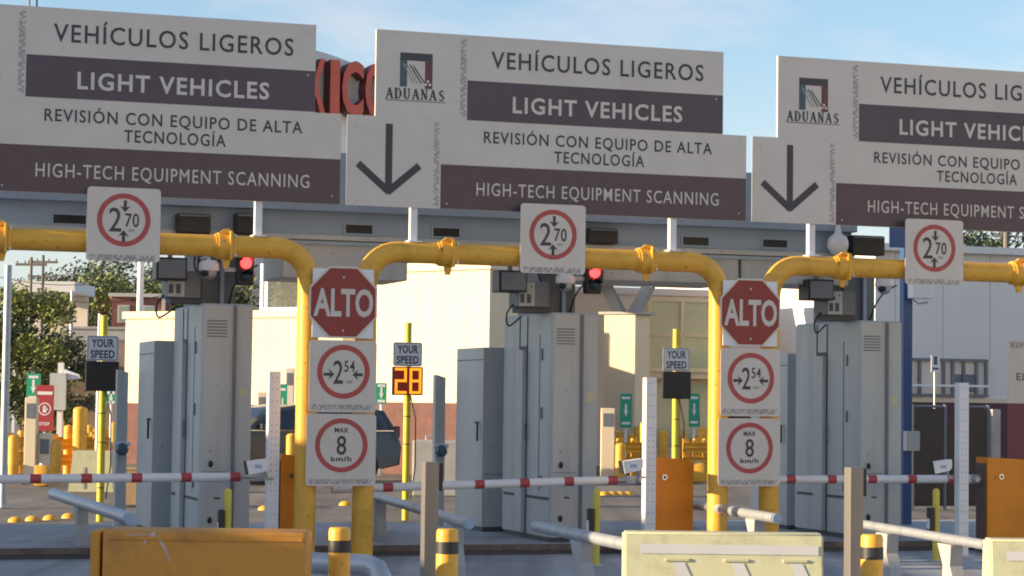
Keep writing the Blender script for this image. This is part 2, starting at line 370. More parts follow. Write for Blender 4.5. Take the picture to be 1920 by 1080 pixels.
# arrow
b = MB(); yb = BW - .002
ax, at_, ab = bx(729, 300), bz(730, 232), bz(728, 366)
b.box(ax - .034, ax + .034, yb, BW, ab + .07, at_)
b.stroke((bx(671, 308), bz(671, 306)), (ax + .01, ab + .028), .068, yb - .0004, .0015); b.stroke((bx(786, 313), bz(786, 311)), (ax - .01, ab + .028), .068, yb - .0008, .0015)
b.build('arrow', INK, sg)
# emblem
em = MB(); X = lambda p, q: bx(p, q)
e0, e1, ez0, ez1 = bx(750, 130), bx(811, 130), bz(752, 164), bz(752, 98)
h_ = ez1 - ez0; wv = e1 - e0
em.box(e0, e1, yb, BW, ez1 - h_ * .22, ez1, 2)
em.box(e0, e0 + wv * .22, yb, BW, ez0 + .01, ez1 - h_ * .22 - .001, 0)
em.box(e1 - wv * .23, e1, yb, BW, ez0, ez1 - h_ * .22 - .001, 1)
for k in range(4):
    em.stroke((e0 + wv * (.10 + .10 * k), ez1 - h_ * (.30 + .02 * k)), (e0 + wv * (.42 + .12 * k), ez0 + h_ * (.14 + .0 * k)), wv * .035, yb - .001, .0012, 3 if k < 2 else 2)
for k in range(3): em.disc(e1 - wv * .14 + (k - 1) * .02, ez0 + .04 + (k % 2) * .03, .014, yb - .0015, .001, 8, 4)
emb = em.build('emblem', [TEAL, MAROON, NAVY, STRIP, SW2], sg)
# serif lettering ADUANAS, drawn in strokes
def serif_word(mb, word, x0, x1, z0, z1, y, d=.0015):
    n = len(word); cw = (x1 - x0) / n; hh = z1 - z0; tk, tn, sf = cw * .24, cw * .13, cw * .30
    def bar(px, pz, qx, qz, wd): 
        bar.k += 1; mb.stroke((ox + px * gw, z0 + pz * hh), (ox + qx * gw, z0 + qz * hh), wd, y - .00015 * (bar.k % 7), d)
    bar.k = 0
    for i, c in enumerate(word):
        ox, gw = x0 + i * cw + cw * .09, cw * .80
        def ser(x, z): bar(x - .16, z, x + .16, z, tn)
        if c == 'A':
            bar(.12, 0, .5, 1, tn); bar(.5, 1, .88, 0, tk); bar(.28, .36, .72, .36, tn); ser(.12, .03); ser(.88, .03)
        elif c == 'D':
            bar(.2, 0, .2, 1, tk); ser(.16, .03); ser(.16, .97)
            P_ = [(.2, .96), (.6, .93), (.82, .72), (.86, .5), (.82, .28), (.6, .07), (.2, .04)]
            for p, q in zip(P_, P_[1:]): bar(*p, *q, tk * (.55 if abs(p[0] - q[0]) > .2 else 1))
        elif c == 'U':
            P_ = [(.2, .97), (.2, .35), (.32, .08), (.5, .02), (.68, .08), (.8, .35), (.8, .97)]
            for k, (p, q) in enumerate(zip(P_, P_[1:])): bar(*p, *q, tk if k < 2 else tn)
            ser(.2, .97); ser(.8, .97)
        elif c == 'N':
            bar(.18, 0, .18, 1, tn); bar(.18, .98, .82, .02, tk); bar(.82, 0, .82, 1, tn); ser(.18, .03); ser(.14, .97); ser(.82, .97)
        elif c == 'S':
            P_ = [(.78, .80), (.62, .96), (.36, .95), (.22, .76), (.36, .57), (.66, .44), (.80, .24), (.64, .05), (.36, .04), (.2, .2)]
            for k, (p, q) in enumerate(zip(P_, P_[1:])): bar(*p, *q, tk if 2 < k < 6 else tn)
b = MB(); serif_word(b, 'ADUANAS', bx(722, 175), bx(836, 178), bz(730, 184), bz(730, 164), yb)
b.box(bx(722, 185), bx(835, 190), yb, BW, bz(778, 190.3), bz(778, 189), 0); b.build('emblem_word', INK, sg)
b = MB(); greca(b, bx(863, 140), bx(875, 140), zm_ + .03, zt_ - .02, BW - .0012, True, seed=3); b.build('ornament_strip', STRIP, sg)
b = MB(); greca(b, bx(813, 300), bx(824, 300), zb_ + .02, zm_ - .01, BW - .0012, True, seed=5); b.build('ornament_strip', STRIP, sg)
# rivets
b = MB()
for px, py in ((722, 68), (1342, 110), (1343, 186), (1385, 400), (838, 382), (668, 236), (1388, 265), (668, 378)): b.tube([(bx(px, py), BW - .006, bz(px, py)), (bx(px, py), BW - .0025, bz(px, py))], .009, 8)
b.each('rivet', GALV, sg)
for px in (778, 1265):
    x = bx(px, 420); b = MB(); b.box(x - .034, x + .034, .002, .07, PIPEZ + .09, zt_ - .15, bev=.004); po = b.build('post', WHT, sg)
    MB().box(x - .06, x + .06, -.05, .1, PIPEZ + .095, PIPEZ + .112).build('foot_plate', WHT, po)
b = MB()
for z in (zb_ + .1, zm_ - .1, zt_ - .2): b.box(lx0 + .35 if z > zm_ else lx0 + .1, lx1 - .3, .001, .0015 + .03, z - .03, z + .03)
b.each('back_rail', GALV, sg)
dup(sg, loc=g(LANES[-1] + .012, 0), label='overhead sign over the left lane, cut by the left photo edge, emblem hidden')
dup(sg, loc=g(LANES[1], 0), label='overhead sign over the right lane, cut by the right photo edge mid text')

# height limit sign 2.70
def rrect(x0, x1, z0, z1, r, n=5):
    o = []
    for cx, cz, a0 in ((x1 - r, z1 - r, 0), (x0 + r, z1 - r, 90), (x0 + r, z0 + r, 180), (x1 - r, z0 + r, 270)):
        for k in range(n + 1):
            a = R(a0 + 90 * k / n); o.append((cx + r * math.cos(a), cz + r * math.sin(a)))
    return o
def arrow_poly(x, z, L, hw, dx, dz, sw):            # solid arrow, tip at x,z pointing (dx,dz)
    t = Vector((dx, dz)); n_ = Vector((-dz, dx)); p = Vector((x, z)); hd = L * .55
    return [tuple(q) for q in (p, p - t * hd + n_ * hw, p - t * hd * .72 + n_ * sw, p - t * L + n_ * sw, p - t * L - n_ * sw, p - t * hd * .72 - n_ * sw, p - t * hd - n_ * hw)]
def plate_sign(name, label, cat, group, px0, px1, py0, py1, w, deco):
    cx, cy = (px0 + px1) / 2, (py0 + py1) / 2
    u, z = hit(cx, cy, w); half = (hu(px1, cy, w) - hu(px0, cy, w)) / 2; hh = (hz(cx, py0, w) - hz(cx, py1, w)) / 2
    t = thing(name, label, cat, g(u, w, z), group=group)
    MB().prism(rrect(-half, half, -hh, hh, .035), .006, 'y', 0).build('plate', SW2, t)
    lx = lambda p, q=cy: hu(p, q, w) - u
    lz = lambda q, p=cx: hz(p, q, w) - z
    deco(t, lx, lz)
    return t, u, z
def deco270(t, lx, lz):
    k = 1 / 197.0; c = (lx(1037), lz(440))
    MB().ring(c[0], c[1], 47 * k, 38 * k, -.002, .002).build('red_ring', SR, t)
    b = MB(); b.text('2', c[0] - 26 * k, c[0] - 4 * k, c[1] - 21 * k, c[1] + 21 * k, -.002, .006); b.text('70', c[0] + 2 * k, c[0] + 27 * k, c[1] - 12 * k, c[1] + 12 * k, -.002, .012)
    b.text('m', c[0] + 9 * k, c[0] + 18 * k, c[1] - 21 * k, c[1] - 14 * k, -.002, 0)
    b.prism(arrow_poly(c[0] + 2 * k, c[1] + 14 * k, 21 * k, 10 * k, 0, -1, 2.8 * k), .002, 'y', -.002); b.prism(arrow_poly(c[0] + 0 * k, c[1] - 18 * k, 21 * k, 10 * k, 0, 1, 2.8 * k), .002, 'y', -.002)
    b.each('lettering', INK, t)
    b = MB(); greca(b, lx(981), lx(1094), lz(512), lz(501), -.0014, False, seed=9); b.build('ornament_strip', STRIP, t)
    b = MB(); b.box(-.05, .05, .006, .03, -.2, .2); b.ring(0, (PIPEZ - hz(1037, 447, -.15)), PR + .012, PR + .001, .02, .04)
    b.build('bracket', GALV, t)
s270, u270, z270 = plate_sign('height_limit_sign', 'square 2.70 m height limit sign on the middle gantry pipe', 'road sign', 'height limit signs on the pipes', 976, 1098, 383, 513, -.15, deco270)
dup(s270, loc=g(hu(232, 421, -.15), -.15, hz(232, 421, -.15)), label='square 2.70 m height limit sign on the left gantry pipe')
dup(s270, loc=g(hu(1752, 473, -.15), -.15, hz(1752, 473, -.15)), label='square 2.70 m height limit sign on the right gantry pipe')

# stack of road signs between neighbouring gantry posts
SWP = -.135; du_stack = hu(1406, 586, SWP) - hu(643, 567, SWP); dz_stack = hz(1406, 586, SWP) - hz(643, 567, SWP)
print('stack pitch', du_stack, dz_stack)
def copy_stack(o, lab, z): dup(o, loc=g(hit_u[o] + PITCH * 0 + du_stack, SWP, z), label=lab)
hit_u = {}
# ALTO
u, z = hit(643, 567, SWP); a8 = 63.5 / 197
alto = thing('stop_sign', 'red octagonal ALTO stop sign atop the left sign stack, slightly larger in view', 'stop sign', g(u, SWP, z), group='stop signs'); hit_u[alto] = (u, z)
def octa(r): return [(r / math.cos(R(22.5)) * math.cos(R(22.5 + 45 * k)), r * 1.03 / math.cos(R(22.5)) * math.sin(R(22.5 + 45 * k))) for k in range(8)]
MB().prism(octa(a8), .004, 'y', -.016).build('white_border', SW2, alto)
MB().prism(octa(a8 * .945), .002, 'y', -.018).build('red_face', SRD, alto)
b = MB(); b.text('ALTO', -a8 * .87, a8 * .88, -.132, .125, -.0188, .028, space=1.0); b.build('lettering', SW, alto)
MB().box(-.29, .29, -.010, .0, -.33, .31, bev=.003).build('back_plate', WHT, alto)
b = MB()
for sx, sz in ((0, .23), (0, -.26)): b.tube([(sx, -.024, sz), (sx, -.018, sz)], .011, 8)
b.each('bolt', GALV, alto)
def deco254(t, lx, lz):
    k = 1 / 197.0; c = (lx(644), lz(697))
    MB().ring(c[0], c[1], 49 * k, 39.5 * k, -.002, .002).build('red_ring', SR, t)
    b = MB(); b.text('2', c[0] - 19 * k, c[0] - 1 * k, c[1] - 22 * k, c[1] + 20 * k, -.002, .006); b.text('54', c[0] + 1 * k, c[0] + 21 * k, c[1] + 0 * k, c[1] + 20 * k, -.002, .01)
    b.text('m', c[0] + 6 * k, c[0] + 16 * k, c[1] - 21 * k, c[1] - 14 * k, -.002, 0)
    b.prism(arrow_poly(c[0] - 17 * k, c[1] - 5 * k, 20 * k, 10 * k, 1, 0, 2.8 * k), .002, 'y', -.002); b.prism(arrow_poly(c[0] + 17 * k, c[1] - 5 * k, 19 * k, 10 * k, -1, 0, 2.8 * k), .002, 'y', -.002)
    b.each('lettering', INK, t)
    b = MB(); greca(b, lx(584), lx(702), lz(769), lz(758), -.0014, False, seed=11); b.build('ornament_strip', STRIP, t)
    b = MB(); b.box(-.28, .28, .006, .034, .2, .24); b.box(-.28, .28, .006, .034, -.24, -.2); b.each('back_rail', GALV, t)
s254, u, z = plate_sign('width_limit_sign', '2.54 m width limit sign below the left stop sign', 'road sign', 'width limit signs in the stacks', 580, 706, 638, 773, SWP, deco254); hit_u[s254] = (u, z)
def deco8(t, lx, lz):
    k = 1 / 197.0; c = (lx(640), lz(835))
    MB().ring(c[0], c[1], 49 * k, 40 * k, -.002, .002).build('red_ring', SR, t)
    b = MB(); b.text('8', c[0] - 9 * k, c[0] + 9 * k, c[1] - 17 * k, c[1] + 17 * k, -.002, .01); b.text('MAX', c[0] - 13 * k, c[0] + 13 * k, c[1] + 23 * k, c[1] + 32 * k, -.002, .03)
    b.text('km/h', c[0] - 19 * k, c[0] + 19 * k, c[1] - 29 * k, c[1] - 20 * k, -.002, .025); b.each('lettering', INK, t)
    b = MB(); greca(b, lx(579), lx(700), lz(908), lz(898), -.0014, False, seed=13); b.build('ornament_strip', STRIP, t)
    b = MB(); b.box(-.28, .28, .006, .034, .2, .24); b.box(-.28, .28, .006, .034, -.24, -.2); b.each('back_rail', GALV, t)
s8, u, z = plate_sign('speed_limit_sign', 'MAX 8 km/h speed limit sign at the foot of the left sign stack', 'road sign', 'speed limit signs in the stacks', 574, 705, 776, 911, SWP, deco8); hit_u[s8] = (u, z)
for o, lab, tz in ((alto, 'red octagonal ALTO stop sign atop the right sign stack, by the glazed wall', hz(1406, 586, SWP)), (s254, '2.54 m width limit sign below the right stop sign', hz(1405, 717, SWP)), (s8, 'MAX 8 km/h speed limit sign at the foot of the right sign stack', hz(1403, 848, SWP))):
    dup(o, loc=g(hit_u[o][0] + du_stack, SWP, tz), label=lab)

# ------------------------------------------------------------------ scanner portal
BM_W = 1.35
def su(px, py, w=BM_W): return hu(px, py, w)
b0 = su(-900, 380); b1 = su(1600, 440)
zb1 = hz(900, 409, BM_W); zb2 = hz(900, 452, BM_W); zb3 = hz(650, 441, BM_W)
bmO = thing('portal_beam', 'long blue grey scanner beam spanning all lanes behind the overhead signs', 'beam', g(0, BM_W, 0))
MB().box(b0, b1, -.10, 1.3, zb1, 3.95, bev=.01).build('upper_housing', GRYB, bmO)
MB().box(b0, b1 - .02, 0, 1.25, zb2 - .0, zb1 - .001).build('recessed_face', GRYB, bmO)
MB().box(b0, b1 - .01, -.06, 1.28, zb2 - .05, zb2 - .001, bev=.006).build('lower_lip', GRY, bmO)
for (xa, xb, ya, yb2) in ((100, 161, 402, 418), (648, 698, 421, 437), (812, 861, 427, 443), (1280, 1328, 444, 459), (1430, 1475, 449, 463)):
    u0_, u1_ = su(xa, ya), su(xb, ya); z0_, z1_ = hz(xa, yb2, BM_W), hz(xa, ya, BM_W)
    f_ = MB(); f_.box(u0_ - .02, u1_ + .02, -.012, -.001, z0_ - .02, z0_); f_.box(u0_ - .02, u1_ + .02, -.012, -.001, z1_, z1_ + .02); f_.box(u0_ - .02, u0_, -.012, -.001, z0_, z1_); f_.box(u1_, u1_ + .02, -.012, -.001, z0_, z1_)
    sl = f_.build('slot', GRYB, bmO); MB().box(u0_, u1_, -.004, -.001, z0_, z1_).build('opening', BLK, sl)
for (xa, xb, ya, yb2) in ((530, 764, 445, 520), (1130, 1384, 470, 525), (1389, 1590, 474, 530)):
    u0_, u1_ = su(xa, ya), su(xb, ya); z0_ = hz(xa, yb2, BM_W)
    bb = MB().box(u0_, u1_, -.02, .9, z0_, zb2 - .052, bev=.012).build('sensor_box', GRY, bmO)
    MB().box(u0_ - .015, u1_ + .015, -.05, -.021, zb2 - .095, zb2 - .06).build('flange', GRYB, bb)
b = MB()
for px in range(40, 1590, 62): 
    zz = hz(px, 395, BM_W); b.tube([(su(px, 395), -.108, zb1 + .05), (su(px, 395), -.10, zb1 + .05)], .012, 6)
b.each('bolt', GALV, bmO)
# open recess fixtures (dark cable bays)
for (xa, xb, ya, yb2) in ((330, 394, 400, 438), (440, 488, 400, 440), (1100, 1156, 427, 456), (1594, 1655, 441, 478)):
    u0_, u1_ = su(xa, ya, BM_W - .1), su(xb, ya, BM_W - .1); z0_, z1_ = hz(xa, yb2, BM_W - .1), hz(xa, ya, BM_W - .1)
    cb = MB().box(u0_, u1_, -.16, -.015, z0_, z1_, bev=.02).build('cable_box', BLK, bmO)
    MB().box(u0_ + .02, u1_ - .02, -.175, -.161, z1_ - .03, z1_ - .01).build('lid', GRYD, cb)

# scanner tower
T_W = 1.18
def tower(lane):
    px = {0: 1033}[0]
    u0_ = hu(1033, 800, T_W); u1_ = hu(1119, 800, T_W); z1 = hz(1080, 590, T_W)
    t = thing('scanner_tower', 'grey scanner tower beside the middle lane with tall narrow door seams', 'scanner', g(u0_, T_W, .1), group='scanner towers')
    wd = u1_ - u0_; dp = 1.55; z1 -= .1
    MB().prism([(0.03, 0), (wd, 0), (wd, dp), (0, dp), (0, .04), (.012, .012)], z1 - .05, 'z', .05).build('body', GRY, t)
    MB().box(.01, wd - .02, .02, dp - .02, 0, .05).build('plinth', SEAM, t)
    MB().box(.006, wd - .004, .006, dp - .006, z1 + .0005, z1 + .018).build('cap', GRYB, t)
    # rails on the lane face and the front
    MB().box(-.05, -.001, .78, 1.00, .06, z1 - .35, bev=.004).build('slot_cover', GRY, t)
    b = MB()
    for y in (.765, 1.015): b.box(-.006, -.0005, y - .010, y + .010, .05, z1 - .002)
    b.box(-.008, -.001, .775, 1.005, z1 - .36, z1 - .31); b.box(-.004, -.0005, .36, .37, .5, z1 - .2)
    b.box(-.004, -.0005, .05, .74, .42, .45); b.box(-.004, -.0005, 1.03, 1.5, .42, .45)
    b.each('door_seam', SEAM, t)
    b = MB(); b.box(wd * .62, wd * .62 + .03, -.02, -.001, .06, z1); b.build('front_rail', GRYD, t)
    b = MB(); b.box(wd * .30, wd * .42, -.002, -.0005, .44, .46); b.box(.03, wd * .55, -.002, -.0005, .70, .705); b.each('front_seam', SEAM, t)
    for zz in (.78, .24):
        MB().sphere((wd * .22, -.012, zz), .022, sz=1.5).build('latch', BLK, t)
    b = MB()
    for zz in (.6, 1.3, 1.9): b.tube([(-.006, .28, zz - .06), (-.006, .28, zz + .06)], .012, 8)
    b.each('hinge', GRYD, t)
    MB().box(wd * .66 + .05, wd * .66 + .13, -.0025, -.0005, 1.42, 1.52).build('sticker', BAR, t)
    hd_ = MB(); hd_.tube([(-.004, .72, 1.02), (-.03, .72, 1.02), (-.03, .72, 1.18), (-.004, .72, 1.18)], .008, 8); hd_.build('handle', GRYD, t, smooth=40)
    b = MB()
    for k in range(6): b.box(wd * .1, wd * .5, -.003, -.0005, 2.0 + .03 * k, 2.012 + .03 * k)
    b.each('louvre', GRYD, t)
    for cpts in ([(.06, .44, z1 + .02), (.05, .40, z1 + .25), (-.02, .38, z1 + .42), (.04, .44, zb2 - .2)], [(wd * .7, .44, z1 + .04), (wd * .75, .36, z1 + .2), (wd * .95, .34, z1 + .34), (wd + .1, .3, z1 + .42)], [(-.33, .26, z1 + .1), (-.40, .26, z1 + .0), (-.37, .28, z1 - .12), (-.2, .4, z1 - .02)]):
        cp = [Vector(p) for p in cpts]; sm = []
        for k in range(len(cp) - 1):
            p0, p1, p2, p3 = cp[max(k - 1, 0)], cp[k], cp[k + 1], cp[min(k + 2, len(cp) - 1)]
            for q in range(6):
                f = q / 6; sm.append(.5 * ((2 * p1) + (p2 - p0) * f + (2 * p0 - 5 * p1 + 4 * p2 - p3) * f * f + (3 * p1 - p0 - 3 * p2 + p3) * f ** 3))
        MB().tube(sm + [cp[-1]], .009, 6).build('cable', BLK, t, smooth=60)
    # neck going up to the beam
    nk = MB(); nk.box(.02, wd * .82, .45, 1.15, z1 + .018, zb2 - .16); nk.build('neck', GRYD, t)
    MB().box(wd * .5, wd * .58, .40, .449, z1 + .018, zb2 - .16).build('conduit', GRYB, t)
    zj = z1 - 2.3
    o = MB().box(-.33, .0, .10, .42, z1 + .07, z1 + .33, bev=.01).build('junction_box', GRYD, t)
    v_ = MB().box(-.325, -.16, .094, .0995, z1 + .08, z1 + .32).build('vent_plate', GRY, o)
    b = MB()
    for xx in (-.29, -.22): b.box(xx - .022, xx + .022, .0905, .0935, z1 + .11, z1 + .2)
    b.box(-.262, -.242, .0905, .0935, z1 + .23, z1 + .27)
    for xx in (-.30, -.19): b.box(xx - .008, xx + .008, .0905, .0935, z1 + .27, z1 + .29)
    b.each('vent', SEAM, o)
    MB().box(-.28, .02, .14, .449, z1 + .02, z1 + .068).build('bracket', SEAM, t)
    return t, u0_
tw, TU = tower(0)
UT = {-1: hu(375, 800, T_W), 0: TU, 1: hu(1611, 800, T_W)}
print('tower u', UT)
dup(tw, loc=g(UT[-1], T_W, .1), label='grey scanner tower left of the left sign stack, nearest to the yard bollards')
dup(tw, loc=g(UT[1], T_W, .1), label='grey scanner tower right of the right sign stack, before the blue column')

# cabinet behind each tower
C_W = 3.0
uc = hu(905, 800, C_W); zc = hz(905, 651, C_W)
cb = thing('control_cabinet', 'grey control cabinet behind the middle scanner tower', 'cabinet', g(uc, C_W, .1), group='control cabinets')
MB().box(0, .62, 0, 1.0, .05, zc - .1, bev=.008).build('body', GRY, cb)
MB().box(.02, .60, .02, .98, 0, .05).build('plinth', SEAM, cb)
b = MB(); b.tube([(-.03, .18, 1.18), (-.03, .1, 1.18), (-.03, .1, .98)], .012, 8); b.tube([(0, .18, 1.18), (-.03, .18, 1.18)], .012, 8); b.build('handle', BLK, cb)
b = MB(); b.box(-.002, -.0005, .02, .98, 1.86, 1.87); b.box(.03, .6, -.002, -.0005, .62, .626); b.each('door_seam', SEAM, cb)
b = MB(); b.box(.38, .52, -.01, -.001, .1, .75); b.build('vent_panel', BLK, cb)
for k, px, lab in ((-1, 286, 'grey control cabinet behind the left scanner tower'), (1, 1476, 'grey control cabinet half hidden behind the right sign stack')):
    dup(cb, loc=g(hu(px, 800, C_W), C_W, .1), label=lab)

# hung items on the beam: dark enclosure, dome camera, signal
def beam_item(name, label, cat, group, px, py, w): 
    u, z = hit(px, py, w); return thing(name, label, cat, g(u, w, z), group=group)
e = beam_item('dark_enclosure', 'black box hanging beside the neck of the middle scanner tower', 'equipment box', 'black boxes under the beam', 957, 528, 1.3)
b = MB(); b.box(-.15, .15, -.1, .15, -.11, .11, bev=.012); b.build('housing', BLK, e)
MB().box(-.02, .02, 0, .04, .11, zb2 - .05 - e.location.z - .01).build('hanger', GRYD, e)
MB().box(-.13, .13, -.115, -.101, -.09, .09, bev=.004).build('face_plate', GRYD, e)
dup(e, loc=g(*(lambda h: (h[0], 1.3, h[1]))(hit(319, 505, 1.3))), label='black box hanging beside the neck of the left scanner tower')
dup(e, loc=g(*(lambda h: (h[0], 1.3, h[1]))(hit(1532, 544, 1.3))), label='black box hanging beside the neck of the right scanner tower')
d = beam_item('dome_camera', 'white dome camera in front of the middle scanner tower neck', 'camera', 'dome cameras on the towers', 1060, 530, 1.2)
b = MB(); b.lathe((0, 0, 0), [(.0, .095), (.07, .09), (.095, .06), (.10, .0), (.095, -.01)], 20); b.build('hood', WHT, d, smooth=40)
b = MB(); b.sphere((0, -.0, -.02), .075); b.build('ball', GALV, d, smooth=50); MB().sphere((-.045, -.045, -.03), .04).build('lens', BLK, d, smooth=50)
MB().tube([(0, 0, .09), (0, .08, .13), (0, .4, .13)], .02, 10).build('arm', WHT, d, smooth=40)
dup(d, loc=g(*(lambda h: (h[0], 1.2, h[1]))(hit(392, 506, 1.2))), label='white dome camera in front of the left scanner tower neck')
dup(d, loc=g(*(lambda h: (h[0], 1.2, h[1]))(hit(1658, 536, 1.2))), label='white dome camera in front of the right scanner tower neck')
s = beam_item('traffic_signal', 'small signal with glowing red lamp right of the middle scanner tower', 'signal light', 'lane signals', 1113, 523, 1.25)
MB().box(-.085, .085, -.02, .1, -.15, .15, bev=.02).build('housing', BLK, s)
b = MB(); b.sphere((0, -.035, .065), .056, sz=1); b.build('red_lamp', LRED, s, smooth=60); b = MB(); b.sphere((0, -.02, -.065), .05); b.build('green_lamp', LOFF, s, smooth=60)
for zz in (.065, -.065):
    v = MB(); pts_ = [(.066 * math.cos(a), .066 * math.sin(a) + zz) for a in [R(20 + 140 * k / 10) for k in range(11)]]
    v.prism(pts_ + [(x * .9, (y - zz) * .9 + zz) for x, y in reversed(pts_)], .1, 'y', -.12); v.build('visor', BLK, s)
MB().box(-.2, -.086, .03, .06, -.02, .02).build('bracket', GALV, s)
dup(s, loc=g(*(lambda h: (h[0], 1.25, h[1]))(hit(460, 506, 1.25))), label='small signal with glowing red lamp right of the left scanner tower')
p_ = beam_item('pan_camera', 'white bulb shaped camera hanging above the right gantry pipe', 'camera', None, 1571, 455, 1.2)
b = MB(); b.lathe((0, 0, 0), [(.02, .20), (.03, .14), (.04, .10), (.10, .05), (.115, .0), (.11, -.06), (.07, -.12), (.0, -.14)], 20); b.build('housing', WHT, p_, smooth=50)
MB().tube([(0, 0, .2), (0, .02, .27), (0, .16, .29)], .022, 10).build('arm', WHT, p_, smooth=40)

# ------------------------------------------------------------------ barrier gates
G_W = .42
def gate(pxl, pxr, ptop, arm_px, arm_py, tip_px, tip_py, label, only_arm=False):
    u0_, u1_ = hu(pxl, 920, G_W), hu(pxr, 920, G_W); zt = hz((pxl + pxr) / 2, ptop, G_W)
    t = thing('barrier_gate', label, 'barrier', g(u0_, G_W, 0), group='barrier gates')
    wd = max(u1_ - u0_, .3)
    dp = .24
    MB().prism([(0, .04), (wd, .04), (wd, zt - .07), (wd - .08, zt - .02), (.03, zt), (0, zt)], dp, 'y', 0).build('cabinet', ORA, t)
    MB().box(-.006, wd + .006, -.006, dp + .006, 0, .04).build('base', GRYD, t)
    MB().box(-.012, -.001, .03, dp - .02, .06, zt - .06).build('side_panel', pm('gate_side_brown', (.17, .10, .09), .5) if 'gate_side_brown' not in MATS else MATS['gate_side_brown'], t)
    lk = MB(); lk.tube([(wd * .3, -.012, zt - .20), (wd * .3, -.001, zt - .20)], .03, 18); lk = lk.build('lock', CHR, t, smooth=40)
    MB().tube([(wd * .3, -.0155, zt - .20), (wd * .3, -.0125, zt - .20)], .013, 12).build('keyhole', BLK, lk)
    # arm runs to the left from a clevis on the cabinet's left side
    ua, za = hu(arm_px, arm_py, G_W + .15) - u0_, hz(arm_px, arm_py, G_W + .15)
    ut, ztip = hu(tip_px, tip_py, G_W + .15) - u0_, hz(tip_px, tip_py, G_W + .15)
    ya = .15
    b = MB(); b.tube([(-.013, ya, za), (-.12, ya, za)], .05, 14); b.tube([(-.12, ya, za), (ua, ya, za)], .022, 10); b.box(-.22, -.10, ya - .035, ya + .035, za - .04, za + .04, bev=.01)
    b.tube([(-.08, ya - .08, za), (-.08, ya + .08, za)], .03, 10); b.build('arm_clevis', GALV, t, smooth=40)
    A, Bq = Vector((ua, ya, za)), Vector((ut, ya, ztip)); r_ = .042
    am = MB().tube([A, Bq], r_, 18).build('arm', WHT, t, smooth=40)
    n = max(3, round((Bq - A).length / .46))
    for k in range(n):
        f0 = k * .46 / (Bq - A).length; f1 = f0 + .098 / (Bq - A).length
        if f1 < 1.01: MB().tube([A + (Bq - A) * f0, A + (Bq - A) * f1], r_ + .002, 18).build('red_band', SR, am, smooth=40)
    return t
gate(1222, 1300, 857, 1156, 900, 622, 917, 'orange barrier gate of the middle lane, its red and white arm slightly drooping left')
gate(527, 590, 852, 450, 894, -140, 900, 'orange barrier gate of the left lane, cabinet partly behind the left yellow posts')
gate(1852, 1935, 858, 1790, 898, 1425, 899, 'orange barrier gate of the right lane, cabinet cut by the right photo edge')

# perforated white posts with bullet cameras
Q_W = .15
def perf(px, pw, top, label):
    u, z = hu(px, 850, Q_W), hz(px, top, Q_W)
    t = thing('perforated_post', label, 'post', g(u, Q_W), group='perforated white posts')
    h2 = .055
    MB().box(-h2, h2, -.05, .05, 0, z, bev=.004).build('post', WHT, t)
    b = MB()
    k = 0
    zz = .12
    while zz < z - .05:
        for xx in (-.022, .022): b.tube([(xx, -.0518, zz), (xx, -.0505, zz)], .0055, 8)
        zz += .06 if (k // 5) % 3 else .11
        k += 1
    b.build('holes', GRYD, t)
    MB().box(-.1, .1, -.1, .1, 0, .012).build('base_plate', GALV, t)
    return t
pf = perf(1217, 26, 708, 'perforated white post left of the middle orange barrier cabinet')
dup(pf, loc=g(hu(511, 850, Q_W), Q_W), label='perforated white post left of the left orange barrier cabinet')
dup(pf, loc=g(hu(1803, 850, Q_W), Q_W), label='perforated white post between yellow card post and right barrier cabinet')
def bullet(px, py, label):
    w = Q_W - .12; u, z = hit(px, py, w); t = thing('bullet_camera', label, 'camera', g(u, w, z), group='white plate cameras on posts')
    b = MB(); b.prism([(-.11, .055), (.10, .085), (.10, .0), (.07, -.03), (-.085, -.06)], .11, 'y', -.05); b.build('housing', WHT, t)
    MB().box(-.03, .035, -.0525, -.0505, -.005, .03).build('nameplate', GRYB, t)
    MB().tube([(.07, 0, -.02), (.10, .02, -.10), (.16, .06, -.10)], .013, 8).build('bracket', GALV, t, smooth=40)
    b = MB(); b.prism([(-.122, .062), (-.111, .062), (-.088, -.062), (-.1, -.062)], .09, 'y', -.04); b.build('window', BLK, t); return t
bl = bullet(1184, 876, 'small white plate camera over the pivot of the middle barrier arm')
dup(bl, loc=g(*(lambda h: (h[0], Q_W - .12, h[1]))(hit(482, 877, Q_W - .12))), label='small white plate camera over the pivot of the left barrier arm')
dup(bl, loc=g(*(lambda h: (h[0], Q_W - .12, h[1]))(hit(1764, 877, Q_W - .12))), label='small white plate camera over the pivot of the right barrier arm')

# yellow card reader posts
K_W = hit(0, 0, 0) and uw(ground(1118, 1060))[1]
print('card w', K_W)
u = hu(1118, 1000, K_W); z = hz(1118, 915, K_W)
k_ = thing('card_post', 'short yellow post with black card reader beside the middle scanner tower', 'post', g(u, K_W), group='card reader posts')
b = MB(); b.tube([(0, 0, 0), (0, 0, z - .035)], .034, 16); b.sphere((0, 0, z - .036), .034, sz=1); b.build('post', YELC, k_, smooth=50)
MB().box(-.085, -.034, -.04, .04, z - .42, z - .09 - .1, bev=.008).build('card_reader', BLK, k_); MB().box(-.0875, -.0855, -.03, .03, z - .40, z - .30).build('label_plate', WHT, k_)
MB().cyl(0, 0, 0, .012, .07, 18).build('base_plate', GALV, k_)
dup(k_, loc=g(hu(426, 1000, K_W), K_W), label='short yellow post with black card reader beside the left scanner tower')
dup(k_, loc=g(hu(1755, 1000, K_W), K_W), label='short yellow post with black card reader at right, near the blue column')

